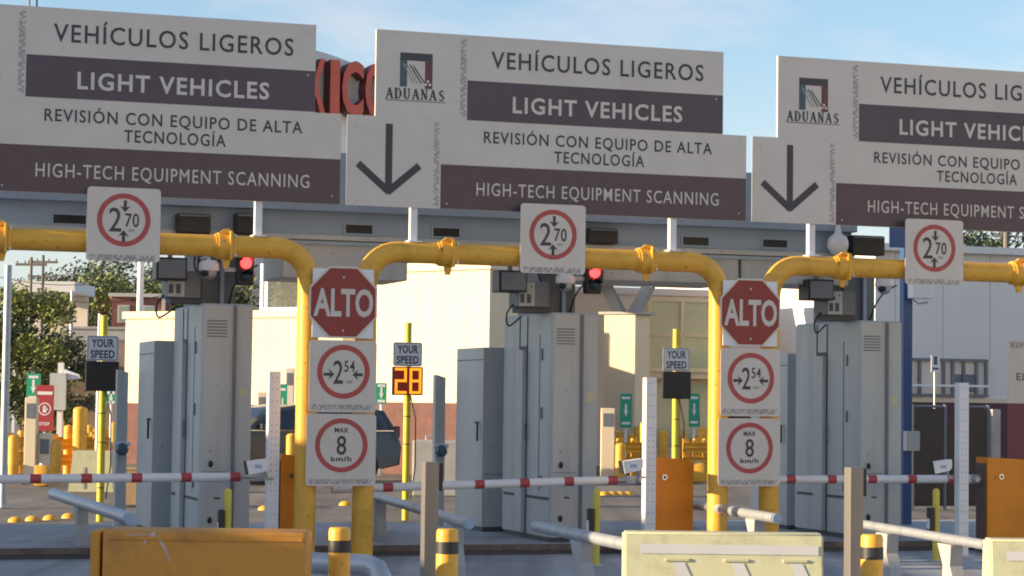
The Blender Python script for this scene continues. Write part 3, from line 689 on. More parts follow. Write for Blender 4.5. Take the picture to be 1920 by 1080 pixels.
# speed displays
S_W = uw(ground(760, 975))[1]
u = hu(762, 850, S_W); z = hz(762, 605, S_W); zp0, zp1 = hz(760, 688, S_W), hz(760, 642, S_W); zl = hz(760, 741, S_W)
def speed(u, label, lit):
    t = thing('speed_display', label, 'speed sign', g(u, S_W), group='your speed displays')
    MB().cyl(0, 0, 0, z, .045, 16).build('pole', YELG, t, smooth=40)
    hw = .19
    pl = MB().prism(rrect(-hw - .02, hw - .02, zp0 + .008, zp1, .03), .005, 'y', -.062).build('sign_plate', WHT, t)
    b = MB(); b.prism(rrect(-hw - .012, hw - .028, zp0 + .016, zp1 - .008, .025), .001, 'y', -.0632)
    b2 = MB(); b2.prism(rrect(-hw - .004, hw - .036, zp0 + .024, zp1 - .016, .02), .001, 'y', -.0644)
    b.build('border_line', INK, pl); b2.build('face', WHT, pl)
    b = MB(); zc_ = (zp0 + zp1) / 2
    b.text('YOUR', -.155, .115, zc_ + .018, zc_ + .118, -.0655, .03, space=1.05); b.text('SPEED', -.165, .125, zc_ - .115, zc_ - .018, -.0655, .03, space=1.05); b.each('lettering', INK, t)
    MB().box(-hw - .03, hw - .01, -.09, .0 - .046, zl, zp0 + .002, bev=.01).build('display_box', BLK, t)
    if lit:
        MB().box(-hw - .015, hw - .025, -.0925, -.0905, zl + .015, zp0 - .012).build('display_face', LEDB, t)
        seg = {'2': 'abged', '8': 'abcdefg'}
        for i, ch in enumerate('28'):
            x0_ = -hw + .015 + i * .192; x1_ = x0_ + .122; za_, zb_2 = zl + .035, zp0 - .03; zm2 = (za_ + zb_2) / 2; tk = .032
            b = MB(); y_ = -.095
            S = {'a': ((x0_, zb_2), (x1_, zb_2)), 'b': ((x1_, zb_2), (x1_, zm2)), 'c': ((x1_, zm2), (x1_, za_)), 'd': ((x0_, za_), (x1_, za_)), 'e': ((x0_, zm2), (x0_, za_)), 'f': ((x0_, zb_2), (x0_, zm2)), 'g': ((x0_, zm2), (x1_, zm2))}
            for q, c in enumerate(seg[ch]):
                (p0, p1) = S[c]; dx = (p1[0] - p0[0]); dd = tk / 2
                if abs(dx) > .01: b.stroke((p0[0] - dd, p0[1]), (p1[0] + dd, p1[1]), tk, y_ - .0002 * q, .002)
                else: b.stroke((p0[0], p0[1] + dd), (p1[0], p1[1] - dd), tk, y_ - .0002 * q, .002)
            b.build('digit', LED, t)
    MB().tube([(.03, -.04, zl), (.10, -.05, zl - .3), (.11, -.03, zl - .9), (.06, -.02, zl - 1.3)], .008, 6).build('cable', BLK, t, smooth=60)
    b = MB()
    for zz in (.4, .95, 1.3): b.tube([(0, 0, zz), (0, 0, zz + .012)], .0475, 14)
    b.each('strap', BLK, t)
    return t
speed(u, 'YOUR SPEED sign with amber 28 lit, on yellow pole right of the left sign stack', True)
sb = speed(hu(1266, 850, S_W), 'YOUR SPEED sign with blank display, before the glazed wall left of the right sign stack', False)
dup(sb, loc=g(hu(190, 850, S_W), S_W), label='YOUR SPEED sign with blank display, left of the left scanner tower')

# slim sensor columns with dome devices
N_W = 4.3
u = hu(822, 850, N_W); z = hz(822, 703, N_W) - .1
n_ = thing('sensor_column', 'slim grey sensor column between the lit speed display and the middle cabinet', 'sensor post', g(u, N_W, .1), group='slim sensor columns')
b = MB(); b.prism([(-.06, 0), (.06, 0), (.06, z - .03), (-.045, z), (-.06, z)], .1, 'y', -.05); b.build('column', GRY, n_)
zd = hz(822, 845, N_W) - .1
b = MB(); b.box(-.09, .09, -.11, -.051, zd + .03, zd + .08, bev=.01); b.box(-.08, -.05, -.10, -.051, zd - .18, zd + .029); b.build('bracket', WHT, n_)
b = MB(); b.sphere((0, -.12, zd + .0), .07); b.build('dome', pm('dome_blue_grey', (.08, .12, .17), .15), n_, smooth=60)
dup(n_, loc=g(hu(226, 850, N_W), N_W, .1), label='slim grey sensor column left of the left control cabinet')

# ------------------------------------------------------------------ tube guard rails
def rail(label, a, bp, z=.5, feet=(.3, .75), r_=.047):
    A, B_ = ground(*a, z), ground(*bp, z)
    t = thing('guard_rail', label, 'guard rail', (A.x, A.y, 0), 0, group='grey tube guard rails')
    d_ = B_ - A
    MB().tube([(0, 0, z), (d_.x, d_.y, z)], r_, 18).build('tube', GALV, t, smooth=40)
    b = MB()
    for f in (-.004, 1.004): b.tube([(d_.x * f, d_.y * f, z), (d_.x * (f + (.006 if f > .5 else -.006)), d_.y * (f + (.006 if f > .5 else -.006)), z)], r_ * .93, 18)
    b.each('end_cap', GRYB, t)
    dn = d_.normalized(); sx = Vector((-dn.y, dn.x, 0))
    for f in feet:
        c = d_ * f; b = MB(); prof = [(-.22, 0), (.06, 0), (.06, .10), (.05, .30), (.16, z - .04), (-.12, z - .04), (-.10, .30), (-.22, .12)]
        vs = []
        for s_ in (-.05, .05):
            vs += [c + dn * -px_ + sx * s_ + Vector((0, 0, pz)) for px_, pz in prof]
        m_ = len(prof); b.add(vs, [tuple(range(m_)), tuple(range(2 * m_ - 1, m_ - 1, -1))] + [(i, i + m_, (i + 1) % m_ + m_, (i + 1) % m_) for i in range(m_)])
        b.build('leg', CONC, t)
    return t
rail('tube guard rail crossing in front of the left tower, ending above the orange road barrier', (100, 926), (243, 972), .5, (.42, .93), .056)
rail('tube guard rail on the left side of the middle lane, behind the left steel post', (690, 926), (878, 982), .5, (.15, .9))
rail('tube guard rail at the foot of the middle scanner tower, running behind the pale barrier', (1006, 987), (1260, 1038), .5, (.38, .8))
rail('tube guard rail seen between the two right yellow posts', (1235, 935), (1455, 972), .5, (.15, .85))
rail('tube guard rail in the right lane, from the right bollard to the orange cabinet', (1612, 982), (1850, 1022),   .5, (.25, .75), .038)
A = ground(560, 1066, .42); B_ = ground(690, 1048, .5)
hg = thing('hoop_guard', 'bent grey tube hoop around the feet of the left sign stack posts', 'guard rail', (A.x, A.y, 0), 0)
d_ = B_ - A; d_.z = 0; MB().tube([(-.06 * k, .2 * k * .2, .46) for k in (3, 0)] + [d_ * f + Vector((0, 0, .46)) for f in (.2, .5, .8, 1.0)] + [d_ * 1.12 + Vector((0, 0, .44)), d_ * 1.22 + Vector((0, -.03, .36)), d_ * 1.27 + Vector((0, -.05, .25)), d_ * 1.28 + Vector((0, -.05, 0))], .07, 16).build('tube', GALV, hg, smooth=50)
MB().cyl(d_.x * 1.28, d_.y * 1.28 - .05, 0, .015, .12, 18).build('base_flange', GALV, hg)
MB().cyl(-.12, .03, 0, .40, .05, 14).build('leg', GALV, hg, smooth=40)

# ------------------------------------------------------------------ near bollards, steel posts, barriers
def bollard(px, py, Y, label, r=.064):
    p = P(px, py, Y); t = thing('taped_bollard', label, 'bollard', (p.x, p.y, 0), group='yellow bollards with black tape')
    zt = p.z; prof = [(r, 0), (r, zt - .03), (r * .96, zt - .012), (r * .85, zt - .003), (0, zt)]
    MB().lathe((0, 0, 0), prof, 24).build('post', YEL, t, smooth=35)
    MB().tube([(0, 0, zt - .145), (0, 0, zt - .075)], r + .002, 24, caps=False).build('tape_band', TAPE, t, smooth=40); return t
bo = bollard(637, 988, 13.0, 'yellow bollard with black tape between the left sign stack posts')
p = P(839, 988, 13.0); dup(bo, loc=(p.x, p.y, 0), label='yellow bollard with black tape beside the left steel post')
p = P(1635, 990, 13.0); dup(bo, loc=(p.x, p.y, 0), label='yellow bollard with black tape beside the right steel post')
def steel(px, py, Y, label):
    p = P(px, py, Y); t = thing('steel_post', label, 'post', (p.x, p.y, 0), TH, 'brushed steel reader posts')
    MB().box(-.05, .05, -.05, .05, 0, p.z, bev=.004).build('post', STEEL, t)
    MB().box(.051, .085, -.03, .05, p.z - .2, p.z - .005, bev=.006).build('reader', BLK, t)
    MB().box(-.10, .10, -.1, .1, 0, .012).build('base_plate', GALV, t); return t
st = steel(807, 866, 15.6, 'brushed steel reader post in the middle lane, left of a taped bollard')
p = P(1601, 879, 15.6); dup(st, loc=(p.x, p.y, 0), label='brushed steel reader post before the right scanner tower')
# plastic road barriers
def barrier(px0, px1, py, Y, label):
    a, c = P(px0, py, Y), P(px1, py, Y); wd = (c - a).length; h = a.z
    t = thing('plastic_barrier', label, 'road barrier', (a.x, a.y, 0), math.atan2(c.y - a.y, c.x - a.x), 'pale yellow plastic barriers')
    b = MB(); pr = [(-.30, 0), (.30, 0), (.30, .16), (.14, .34), (.10, h - .02), (.085, h), (-.085, h), (-.10, h - .02), (-.14, .34), (-.30, .16)]
    bm = bmesh.new(); f0 = [bm.verts.new((-.02 if z_ < .3 else 0, y, z_)) for y, z_ in pr]; f1 = [bm.verts.new((wd + (.02 if z_ < .3 else 0), y, z_)) for y, z_ in pr]
    m_ = len(pr); bm.faces.new(f0); bm.faces.new(list(reversed(f1)))
    for i in range(m_): bm.faces.new((f0[i], f0[(i + 1) % m_], f1[(i + 1) % m_], f1[i]))
    bmesh.ops.recalc_face_normals(bm, faces=bm.faces[:]); bmesh.ops.bevel(bm, geom=bm.edges[:], offset=.018, segments=3, affect='EDGES', clamp_overlap=True)
    b.bm(bm); b.build('shell', BAR, t, smooth=40)
    q = []
    def fy(z_): return -(.10 + (h - .02 - z_) / (h - .36) * .04) - .004
    b = MB(); z1, z0 = h - .065, h - .118
    b.add([(.09, fy(z0), z0), (wd - .03, fy(z0), z0), (wd - .03, fy(z1), z1), (.09, fy(z1), z1)], [(0, 1, 2, 3)])
    b.build('tape_strip', REFL, t)
    for x in (.27, .60, .93):
        if x > wd - .15: continue
        b = MB(); z1, z0 = h - .165, .38
        b.add([(x + .10, fy(z0), z0), (x + .19, fy(z0), z0), (x + .07, fy(z1), z1), (x, fy(z1), z1)], [(0, 1, 2, 3)]); b.build('slanted_tape', REFL, t)
        b = MB(); b.box(x - .04, x + .1, fy(z1) - .004, fy(z1) + .02, z1 + .005, z1 + .022, bev=.004); b.build('moulded_ridge', BAR, t)
    return t
barrier(1168, 1540, 995, 12.7, 'whole pale yellow plastic barrier in front of the right sign stack')
barrier(1849, 2230, 1009, 12.7, 'pale yellow plastic barrier cut by the bottom right photo corner')
a, c = P(172, 993, 12.4), P(576, 991, 12.4); wd = (c - a).length; h = a.z
t = thing('orange_barrier', 'scuffed orange plastic barrier at the bottom left, front face rubbed white near its top', 'road barrier', (a.x, a.y, 0), math.atan2(c.y - a.y, c.x - a.x))
MB().box(.07, wd, -.06, .34, 0, h - .0, bev=.02).build('shell', ORB, t, smooth=40)
MB().box(-.0, .055, -.04, .30, 0, h - .004, bev=.012).build('hinge_end', ORB, t)
b = MB(); b.box(.10, wd - .02, -.066, -.061, h - .05, h - .03, bev=.002); b.build('rim', ORB, t)
b = MB()
rs_ = random.Random(4)
def blob(cx, cz, L, wdt, ang):
    n = 16; pts_ = []
    for k in range(n):
        q = 2 * math.pi * k / n; rx = L / 2 * (1 + rs_.uniform(-.3, .2)) * math.cos(q); rz_ = wdt / 2 * (1 + rs_.uniform(-.35, .3)) * math.sin(q)
        pts_.append((cx + rx * math.cos(ang) - rz_ * math.sin(ang), cz + rx * math.sin(ang) + rz_ * math.cos(ang)))
    b.add([(p[0], -.0615 - .0001 * len(b.f), p[1]) for p in pts_], [tuple(range(n - 1, -1, -1))])
for q in ((.27, h - .02, .16, .008, .02), (.345, h - .028, .06, .03, .9), (.40, h - .07, .12, .018, -1.05), (.43, h - .13, .1, .014, -1.1), (.31, h - .05, .05, .012, 1.0), (.22, h - .035, .08, .006, .3)): blob(*q)
b.build('scuff_mark', SCUFF, t)

# ------------------------------------------------------------------ blue column and right side
Bq = P(1698, 800, 27.0)
t = thing('blue_column', 'tall blue steel column behind the right scanner tower', 'column', (Bq.x, Bq.y, 0))
zt = hz(1690, 425, uw(Bq)[1])
MB().box(-.06, .06, -.05, .05, 0, zt + .3, bev=.004).build('shaft', BLUE, t)
MB().box(-.26, .12, -.06, -.051, zt - .26, zt + .3).build('bracket', BLUE, t)
bxp = MB().box(-.06, .12, -.14, -.051, hz(1700, 845, uw(Bq)[1]), hz(1700, 808, uw(Bq)[1]), bev=.008).build('switch_box', GRY, t)
MB().tube([(.05, -.155, 1.28), (.05, -.141, 1.28)], .018, 10).build('switch', BLK, bxp)
zz = hz(1700, 548, uw(Bq)[1])
b = MB(); b.box(-.02, .26, -.2, -.061, zz - .08, zz + .12, bev=.015); cc = b.build('camera_housing', WHT, t); MB().tube([(.02, -.13, zz - .09), (.1, -.13, zz - .14), (.22, -.13, zz - .12)], .012, 8).build('camera_arm', GALV, cc)
# information board at the right edge
q = P(1889, 760, 26.0)
t = thing('info_board', 'beige and maroon information board at the right photo edge starting EL', 'sign', (q.x, q.y, 0))
w_ = uw(q)[1]; za, zm, zt = 0.25, hz(1890, 756, w_), hz(1890, 638, w_)
MB().box(0, 1.4, -.03, 0, zm, zt).build('top_panel', SW2, t); MB().box(0, 1.4, -.03, 0, za, zm - .002).build('bottom_panel', pm('board_maroon', (.20, .05, .06), .5), t)
b = MB(); zt2 = hz(1890, 708, w_); b.text('EL', .10, .235, zt2 - .03, zt2 + .055, -.0315, .01); b.build('lettering', INK, t)
b = MB(); greca(b, .01, 1.35, zt - .09, zt - .02, -.0312, False, seed=21); b.build('ornament_strip', STRIP, t)
for x in (.1, 1.3): MB().box(x - .04, x + .04, .001, .08, 0, zt - .1).build('leg', GALV, t)

# ------------------------------------------------------------------ buildings
def facade(name, label, px0, px1, ptop, Y, az_deg, depth, wall, base=None, baseh=0, roof_over=.0, seams=0, seam_z=None):
    """box building: near left corner at px0 (depth Y), front running to px1 along azimuth az_deg (angle of front direction from +X)"""
    a = P(px0, 780, Y); dx = Vector((math.cos(R(az_deg)), math.sin(R(az_deg)), 0))
    # find length so that far end projects to px1
    lo, hi = 0, 25
    for _ in range(50):
        m = (lo + hi) / 2; p = Vector((a.x, a.y, 1.2)) + dx * m - CAM; X_ = W / 2 + FPX * p.dot(CR) / p.dot(F)
        lo, hi = (m, hi) if X_ < px1 else (lo, m)
    L = lo; h = P(px0, ptop, Y).z
    t = thing(name, label, 'building', (a.x, a.y, 0), R(az_deg))
    MB().box(0, L, 0, depth, 0, h).build('wall', wall, t)
    MB().box(-.06 - roof_over, L + .06, -.06 - roof_over, depth + .06, h + .002, h + .16).build('roof_edge', wall, t)
    if base: MB().box(-.03, L + .03, -.03, depth + .03, 0, baseh).build('wainscot', base, t); MB().box(-.05, L + .05, -.05, depth, baseh + .002, baseh + .10).build('sill_band', WSUN, t)
    if seams:
        b = MB()
        for k in range(1, seams): b.box(L * k / seams - .008, L * k / seams + .008, -.003, -.0005, baseh + .12, h - .01)
        if seam_z: b.box(.01, L - .01, -.0045, -.0032, seam_z - .008, seam_z + .008)
        b.each('panel_joint', STRIP, t)
    return t, L, h
# cream sunlit hall
hall, L, h = facade('customs_hall', 'cream panelled hall in full sun behind the lit speed display', 690, 915, 512, 46, -38, 2.2, WSUN, BRK, 1.45, 0, 5, 4.3)
# window band in the hall base
def window(parent, x0, x1, z0, z1, nx, nz, y=-.001, gl=GLS, fr=WSUN, tk=.09):
    b = MB(); o = None
    for k in range(nx + 1): x = x0 + (x1 - x0) * k / nx; b.box(x - tk / 2, x + tk / 2, y - .05, y, z0, z1)
    for k in range(nz + 1):
        z_ = z0 + (z1 - z0) * k / nz; b.box(x0 - tk / 2, x1 + tk / 2, y - .056, y - .006, z_ - tk / 2, z_ + tk / 2)
    fo = b.build('window', fr, parent); MB().box(x0, x1, y - .016, y - .010, z0, z1).build('pane', gl, fo); return fo
# glazed entrance block to the right, in shade
ent, L2, h2 = facade('glazed_building', 'pinkish shaded building with large green tinted windows behind the right speed display', 925, 1345, 545, 52, 18, 10, WSH)
s_ = 4200 / 52.0
X2 = lambda px: (px - 925) / (1345 - 925) * L2
window(ent, X2(1211), X2(1338), 1.53 + (752 - 690) / s_ * 1.0, 1.53 + (752 - 555) / s_, 2, 2)
window(ent, X2(1211), X2(1338), .4, 1.53 + (752 - 712) / s_, 2, 1)
MB().box(X2(1200), X2(1345), -.35, -.06, 1.53 + (752 - 712) / s_ + .06, 1.53 + (752 - 692) / s_ - .08).build('ledge', WSUN, ent)
# canopy with V columns
cy = 49.5
def vcol(px, label):
    p = P(px, 780, cy); t = thing('canopy_column', label, 'column', (p.x, p.y, 0), R(-28), 'white canopy columns'); s2 = 4200 / cy
    zt = 1.53 + (752 - 590) / s2; hw = .38
    MB().box(-hw, hw, -hw, hw, 0, zt, bev=.02).build('shaft', WSUN, t)
    MB().box(-hw - .12, hw + .12, -hw - .05, hw + .05, zt + .002, zt + .06).build('cap', CONC, t)
    ztop = 1.53 + (752 - 524) / s2
    for sg_ in (-1, 1):
        b = MB(); b.prism([(sg_ * .05, zt + .062), (sg_ * .32, zt + .062), (sg_ * .72, ztop), (sg_ * .48, ztop)] if sg_ > 0 else [(sg_ * .32, zt + .062), (sg_ * .05, zt + .062), (sg_ * .48, ztop), (sg_ * .72, ztop)], .22, 'y', -.11); b.build('brace', CONC, t)
    return t
v1 = vcol(928, 'white canopy column with V brace behind the neck of the middle tower')
p = P(1174, 780, cy); dup(v1, loc=(p.x, p.y, 0), label='white canopy column with V brace beside the glazed building windows')
a = P(880, 520, cy); s2 = 4200 / cy
t = thing('entrance_canopy', 'thin flat canopy roof resting on the V braced columns', 'canopy', (a.x, a.y, 0), R(18))
zc = 1.53 + (752 - 524) / s2 + .004
MB().box(-.4, 6.2, -1.4, 1.6, zc, zc + .14).build('roof_slab', GRYB, t); MB().box(-.45, 6.25, -1.45, -1.401, zc - .03, zc + .17).build('fascia', WSUN, t)
# left white lit building with glazed screen
lb, L3, h3 = facade('white_annex', 'low white annex wall in full sun behind the left scanner tower', 232, 640, 598, 50, -30, 1.5, WSUN, BRK, 1.35, 0, 6)
X3 = lambda px: (px - 232) / (640 - 232) * L3
s3 = 4200 / 50.0
zg0, zg1 = h3 + .17, 1.53 + (745 - 503) / s3
b = MB()
gsc = thing('glass_screen', 'white framed glass screen standing on the annex wall with trees behind it', 'screen', tuple(lb.matrix_basis @ Vector((X3(478), .3, 0))), R(-30))
lw = X3(566) - X3(478)
for x in (0, lw * .10, lw): b.box(x - .035, x + .035, -.04, .04, zg0, zg1)
for z_ in (zg0 + .03, zg1 - .03): b.box(.036, lw - .036, -.035, .035, z_ - .03, z_ + .03)
b.build('frame', WHT, gsc)
gm = bpy.data.materials.new('clear_glass'); gm.use_nodes = True; gb = gm.node_tree.nodes['Principled BSDF']
gb.inputs['Transmission Weight'].default_value = .9; gb.inputs['Roughness'].default_value = .04; gb.inputs['Base Color'].default_value = (.75, .78, .72, 1); gb.inputs['IOR'].default_value = 1.1
MB().box(.04, lw - .04, -.006, .006, zg0 + .062, zg1 - .062).build('pane', gm, gsc)
# red letters on a white crown wall
q = P(585, 215, 64); s4 = 4200 / 64.0
zc0, zc1 = P(600, 222, 64).z, P(600, 122, 64).z
t = thing('letter_sign', 'giant red block letters on a white roof wall, ICO showing between the overhead signs', 'sign', (P(686, 200, 64).x, 64, 0), R(27))
sx = 1 / s4
hgt = zc1 - zc0
pos = {'M': -235, 'É': -170, 'X': -118, 'I': -78, 'C': -42, 'O': 6}
wid = {'M': 52, 'É': 36, 'X': 42, 'I': 19, 'C': 44, 'O': 46}
for ch in 'MÉXICO':
    vs, fs = text_mesh(ch, .03, 1.0); hv, _ = text_mesh('H', .03, 1.0)
    a0, a1 = min(v.x for v in vs), max(v.x for v in vs); h0, h1 = min(v.y for v in hv), max(v.y for v in hv)
    x0 = (pos[ch] - wid[ch] / 2) * sx; k = wid[ch] * sx / (a1 - a0); kz = hgt / (h1 - h0)
    bm = bmesh.new(); vv = [bm.verts.new((x0 + (v.x - a0) * k, -.55, zc0 + (v.y - h0) * kz)) for v in vs]
    for f in fs:
        try: bm.faces.new([vv[i] for i in f])
        except ValueError: pass
    ext = bmesh.ops.extrude_face_region(bm, geom=bm.faces[:])
    for v in ext['geom']:
        if isinstance(v, bmesh.types.BMVert): v.co.y = -.05
    bmesh.ops.recalc_face_normals(bm, faces=bm.faces[:])
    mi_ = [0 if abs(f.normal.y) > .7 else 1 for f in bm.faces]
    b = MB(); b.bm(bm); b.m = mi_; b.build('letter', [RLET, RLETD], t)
b = MB(); n = 12; xa, xb = -290 * sx, 60 * sx
arc = [(xa + (xb - xa) * k / n, zc1 + .15 + .35 * (1 - (2 * k / n - .35) ** 2)) for k in range(n + 1)]
b.prism([(xa, 0)] + [(xb, 0)] + list(reversed(arc)), .5, 'y', 0); b.build('back_wall', WBLD, t)
# right white metal building
rb, L5, h5 = facade('white_warehouse', 'white metal clad building with an open gallery at the right', 1640, 2080, 470, 50, 18, 14, WBLD, MARB, 1.60, .2, 0)
s5 = 4200 / 50.0
X5 = lambda px: (px - 1640) / (2080 - 1640) * L5
b = MB()
for px in range(1676, 2070, 88): b.box(X5(px) - .006, X5(px) + .006, -.003, -.0005, 2.6, h5 - .01)
b.each('panel_joint', STRIP, rb)
zz0, zz1 = 1.53 + (760 - 738) / s5, 1.53 + (760 - 676) / s5
f = MB()
for px in (1700, 1719, 1763, 1780, 1800, 1824, 1842): f.box(X5(px) - .03, X5(px) + .03, -.10, -.004, zz0, zz1)
f.box(X5(1690), X5(1845), -.105, -.004, zz1, zz1 + .06); f.box(X5(1690), X5(1845), -.105, -.004, zz0 - .06, zz0)
wo = f.build('gallery_frame', GRYD, rb)
MB().box(X5(1700), X5(1842), -.03, -.012, zz0, zz1).build('gallery_wall', WSH, wo)
MB().box(X5(1782), X5(1823), -.05, -.031, zz0 + .05, zz0 + .45).build('vent_panel', GRYD, wo)
f = MB(); f.box(X5(1660), X5(1830), -.5, -.44, zz0 + .16, zz0 + .21); f.build('handrail', WHT, rb)
# dark gate panels in front
pg = P(1703, 800, 33)
t = thing('dark_gate', 'dark screened gate panels under the gallery of the white warehouse', 'gate', (pg.x, pg.y, 0)); s6 = 4200 / 33.0
zg = P(1750, 766, 33).z
for xa, xb in ((14, 72), (82, 104), (112, 164)): MB().box(xa / s6, xb / s6, -.02, .02, .05, zg - (0 if xa != 82 else .25)).build('screen_panel', BLK, t)
b = MB()
for x in (8, 77, 108, 169): b.cyl(x / s6, 0, 0, zg + .06, .028, 10)
for xa, xb in ((8, 77), (108, 169)): b.tube([(xa / s6, 0, zg + .03), (xb / s6, 0, zg + .03)], .02, 8)
b.build('frame', GRYD, t)
MB().box(166 / s6 + .04, 184 / s6 + .04, -.1, .1, 0, zg, bev=.01).build('pier', CONC, t)
# small blue sign on a post
q = P(1752, 800, 38); s7 = 4200 / 38.0
t = thing('blue_notice', 'small white and blue notice on a thin post before the gallery', 'sign', (q.x, q.y, 0))
MB().cyl(0, 0, 0, 1.53 + (760 - 695) / s7, .018, 10).build('post', GALV, t); MB().box(-.08, .08, -.03, -.019, 1.53 + (760 - 697) / s7, 1.53 + (760 - 666) / s7).build('plate', WHT, t)
b = MB(); b.box(-.035, .035, -.033, -.0305, 1.53 + (760 - 684) / s7, 1.53 + (760 - 668) / s7); b.box(-.06, .06, -.033, -.0305, 1.53 + (760 - 693) / s7, 1.53 + (760 - 689) / s7); b.build('marking', BLUE, t)

# ------------------------------------------------------------------ yard furniture in the sun
def post_at(px, ybase, ytop, r, label, name='yard_bollard', mat=YEL, group='plain yellow yard bollards'):
    p = ground(px, ybase); s_ = FPX / p.y; zt = P(px, ytop, p.y).z
    o = MB().lathe((0, 0, 0), [(r, 0), (r, zt - .05), (r * .7, zt - .015), (0, zt)], 16).build(name, mat, None, smooth=35, loc=(p.x, p.y, 0))
    return tag(o, label, 'bollard', group)
yb_ = [(24, 905, 815, .10, 'stout yellow bollard nearest the left photo edge'), (103, 908, 826, .10, 'short yellow bollard right under the red lane notice'),
       (127, 898, 796, .09, 'yellow bollard left of the tallest one in the sunny yard'), (148, 900, 762, .13, 'tallest yellow bollard, in the sunny yard left of the left speed display'),
       (1152, 892, 806, .10, 'yellow bollard left of the middle green notice'), (1196, 893, 798, .10, 'yellow bollard left of the middle perforated post'),
       (1243, 895, 806, .10, 'yellow bollard between the middle perforated post and the speed pole'), (1318, 897, 800, .13, 'yellow bollard against the right yellow gantry post'),
       (545, 915, 812, .09, 'yellow bollard behind the left orange barrier cabinet'), (848, 890, 800, .08, 'yellow bollard left of the middle control cabinet'), (212, 893, 790, .08, 'yellow bollard behind the left sensor column')]
yb_ += [(1140, 900, 812, 0.07, 'thin yellow bollard left of the middle green notice'), (1163, 904, 830, 0.1, 'short yellow bollard in front of the middle green notice'), (1207, 900, 790, 0.08, 'thin yellow bollard just left of the middle perforated post')]
for a_ in yb_: post_at(*a_)
for px, yb2, yt in ((12, 889, 812), (38, 888, 806), (58, 887, 800), (112, 888, 786), (166, 889, 796), (176, 887, 804), (196, 889, 800), (1136, 889, 800), (1168, 889, 808), (1182, 888, 812), (1222, 889, 804), (1282, 889, 806), (1334, 889, 800)):
    post_at(px, yb2, yt, .07, 'thin yellow bollard in the back row of the sunny yard', 'back_row_bollard', YEL, 'thin back row bollards in the yard')
def wrail(pts, label, px0, px1, ybase, rows=2):
    A, B_ = ground(px0, ybase), ground(px1, ybase); d_ = B_ - A; s_ = FPX / A.y
    t = thing('yellow_guardrail', label, 'guard rail', tuple(A), math.atan2(d_.y, d_.x), 'yellow yard guardrails'); L_ = d_.length
    for k in range(rows): 
        z_ = .35 + .28 * k; b = MB(); b.prism([(-.02, z_ - .1), (.03, z_ - .05), (-.02, z_), (.03, z_ + .05), (-.02, z_ + .1), (-.05, z_ + .1), (-.0, z_ + .05), (-.05, z_), (-.0, z_ - .05), (-.05, z_ - .1)], L_, 'x', 0); b.build('rail', YEL, t)
    for x in (.1, L_ / 2, L_ - .1): MB().box(x - .05, x + .05, .031, .13, 0, .35 + .28 * rows - .1).build('post', YEL, t)
    return t
wrail(0, 'yellow guardrail in the sun at the far left', 5, 170, 893)
wrail(0, 'yellow guardrail behind the left yellow speed pole', 165, 228, 890)
wrail(0, 'yellow guardrail under the middle green notice', 1132, 1212, 884)
wrail(0, 'yellow guardrail between the speed pole and right gantry post', 1275, 1345, 886)
wrail(0, 'yellow guardrail low in front of the tallest yard bollard', 92, 190, 899, 2)
wrail(0, 'low yellow guardrail at the left photo edge, nearest the road studs', 0, 40, 900, 2)
wrail(0, 'low yellow guardrail before the middle green notice', 1128, 1200, 900, 2)
wrail(0, 'low yellow guardrail beside the right gantry post', 1280, 1335, 900, 2)
def block(px0, px1, y0, y1, label):
    A, B_ = ground(px0, y1), ground(px1, y1); wd = B_.x - A.x; zt = P(px0, y0, A.y).z
    t = thing('yellow_curb_block', label, 'curb block', tuple(A), 0, 'yellow curb blocks'); MB().box(0, wd, 0, wd, 0, zt, bev=.05).build('body', YEL, t, smooth=40); MB().tube([(wd * .5, wd * .5, zt - .01), (wd * .5, wd * .5, zt + .03)], .05, 12).build('cap', GALV, t)
block(62, 92, 872, 912, 'rounded yellow curb block under the red lane notice'); block(0, 14, 868, 908, 'rounded yellow curb block cut by the left photo edge')
block(1205, 1232, 868, 905, 'rounded yellow curb block left of the middle orange cabinet'); block(1298, 1322, 868, 905, 'rounded yellow curb block beside the right gantry post')
def pillar(px0, px1, y0, y1, label, name='white_pedestal', mat=WSUN, cat='pedestal', group='white lane pedestals'):
    A, B_ = ground(px0, y1), ground(px1, y1); wd = (B_ - A).length; zt = P(px0, y0, A.y).z
    t = thing(name, label, cat, tuple(A), 0, group); MB().box(0, wd, 0, wd * .8, .02, zt, bev=.015).build('body', mat, t)
    MB().box(wd * .15, wd * .85, -.012, -.001, zt - .35, zt - .1, bev=.003).build('panel', GRYD, t); MB().box(-.03, wd + .03, -.03, wd * .8 + .03, 0, .02).build('plinth', CONC, t)
pillar(43, 66, 745, 908, 'tall white pedestal at far left under the green notice'); pillar(70, 94, 812, 908, 'short white pedestal under the red lane notice')
pillar(1126, 1150, 765, 902, 'white pedestal left of the middle green notice'); pillar(1172, 1190, 775, 884, 'white pedestal behind the middle green notice')
pillar(772, 796, 760, 880, 'white pedestal right of the lit speed display'); pillar(1296, 1312, 770, 884, 'white pedestal under the right green notice'); pillar(480, 497, 735, 885, 'white pedestal left of the left perforated post')
pillar(788, 814, 664, 884, 'tall pale cabinet right of the lit speed display, before the cream hall', 'pale_cabinet', WSH, 'cabinet', None)
pillar(712, 728, 662, 880, 'tall pale cabinet left of the lit speed display, against the cream hall', 'pale_cabinet', WSH, 'cabinet', None)
pillar(532, 548, 690, 884, 'pale cabinet behind the left yellow gantry leg', 'pale_cabinet', WSH, 'cabinet', None)
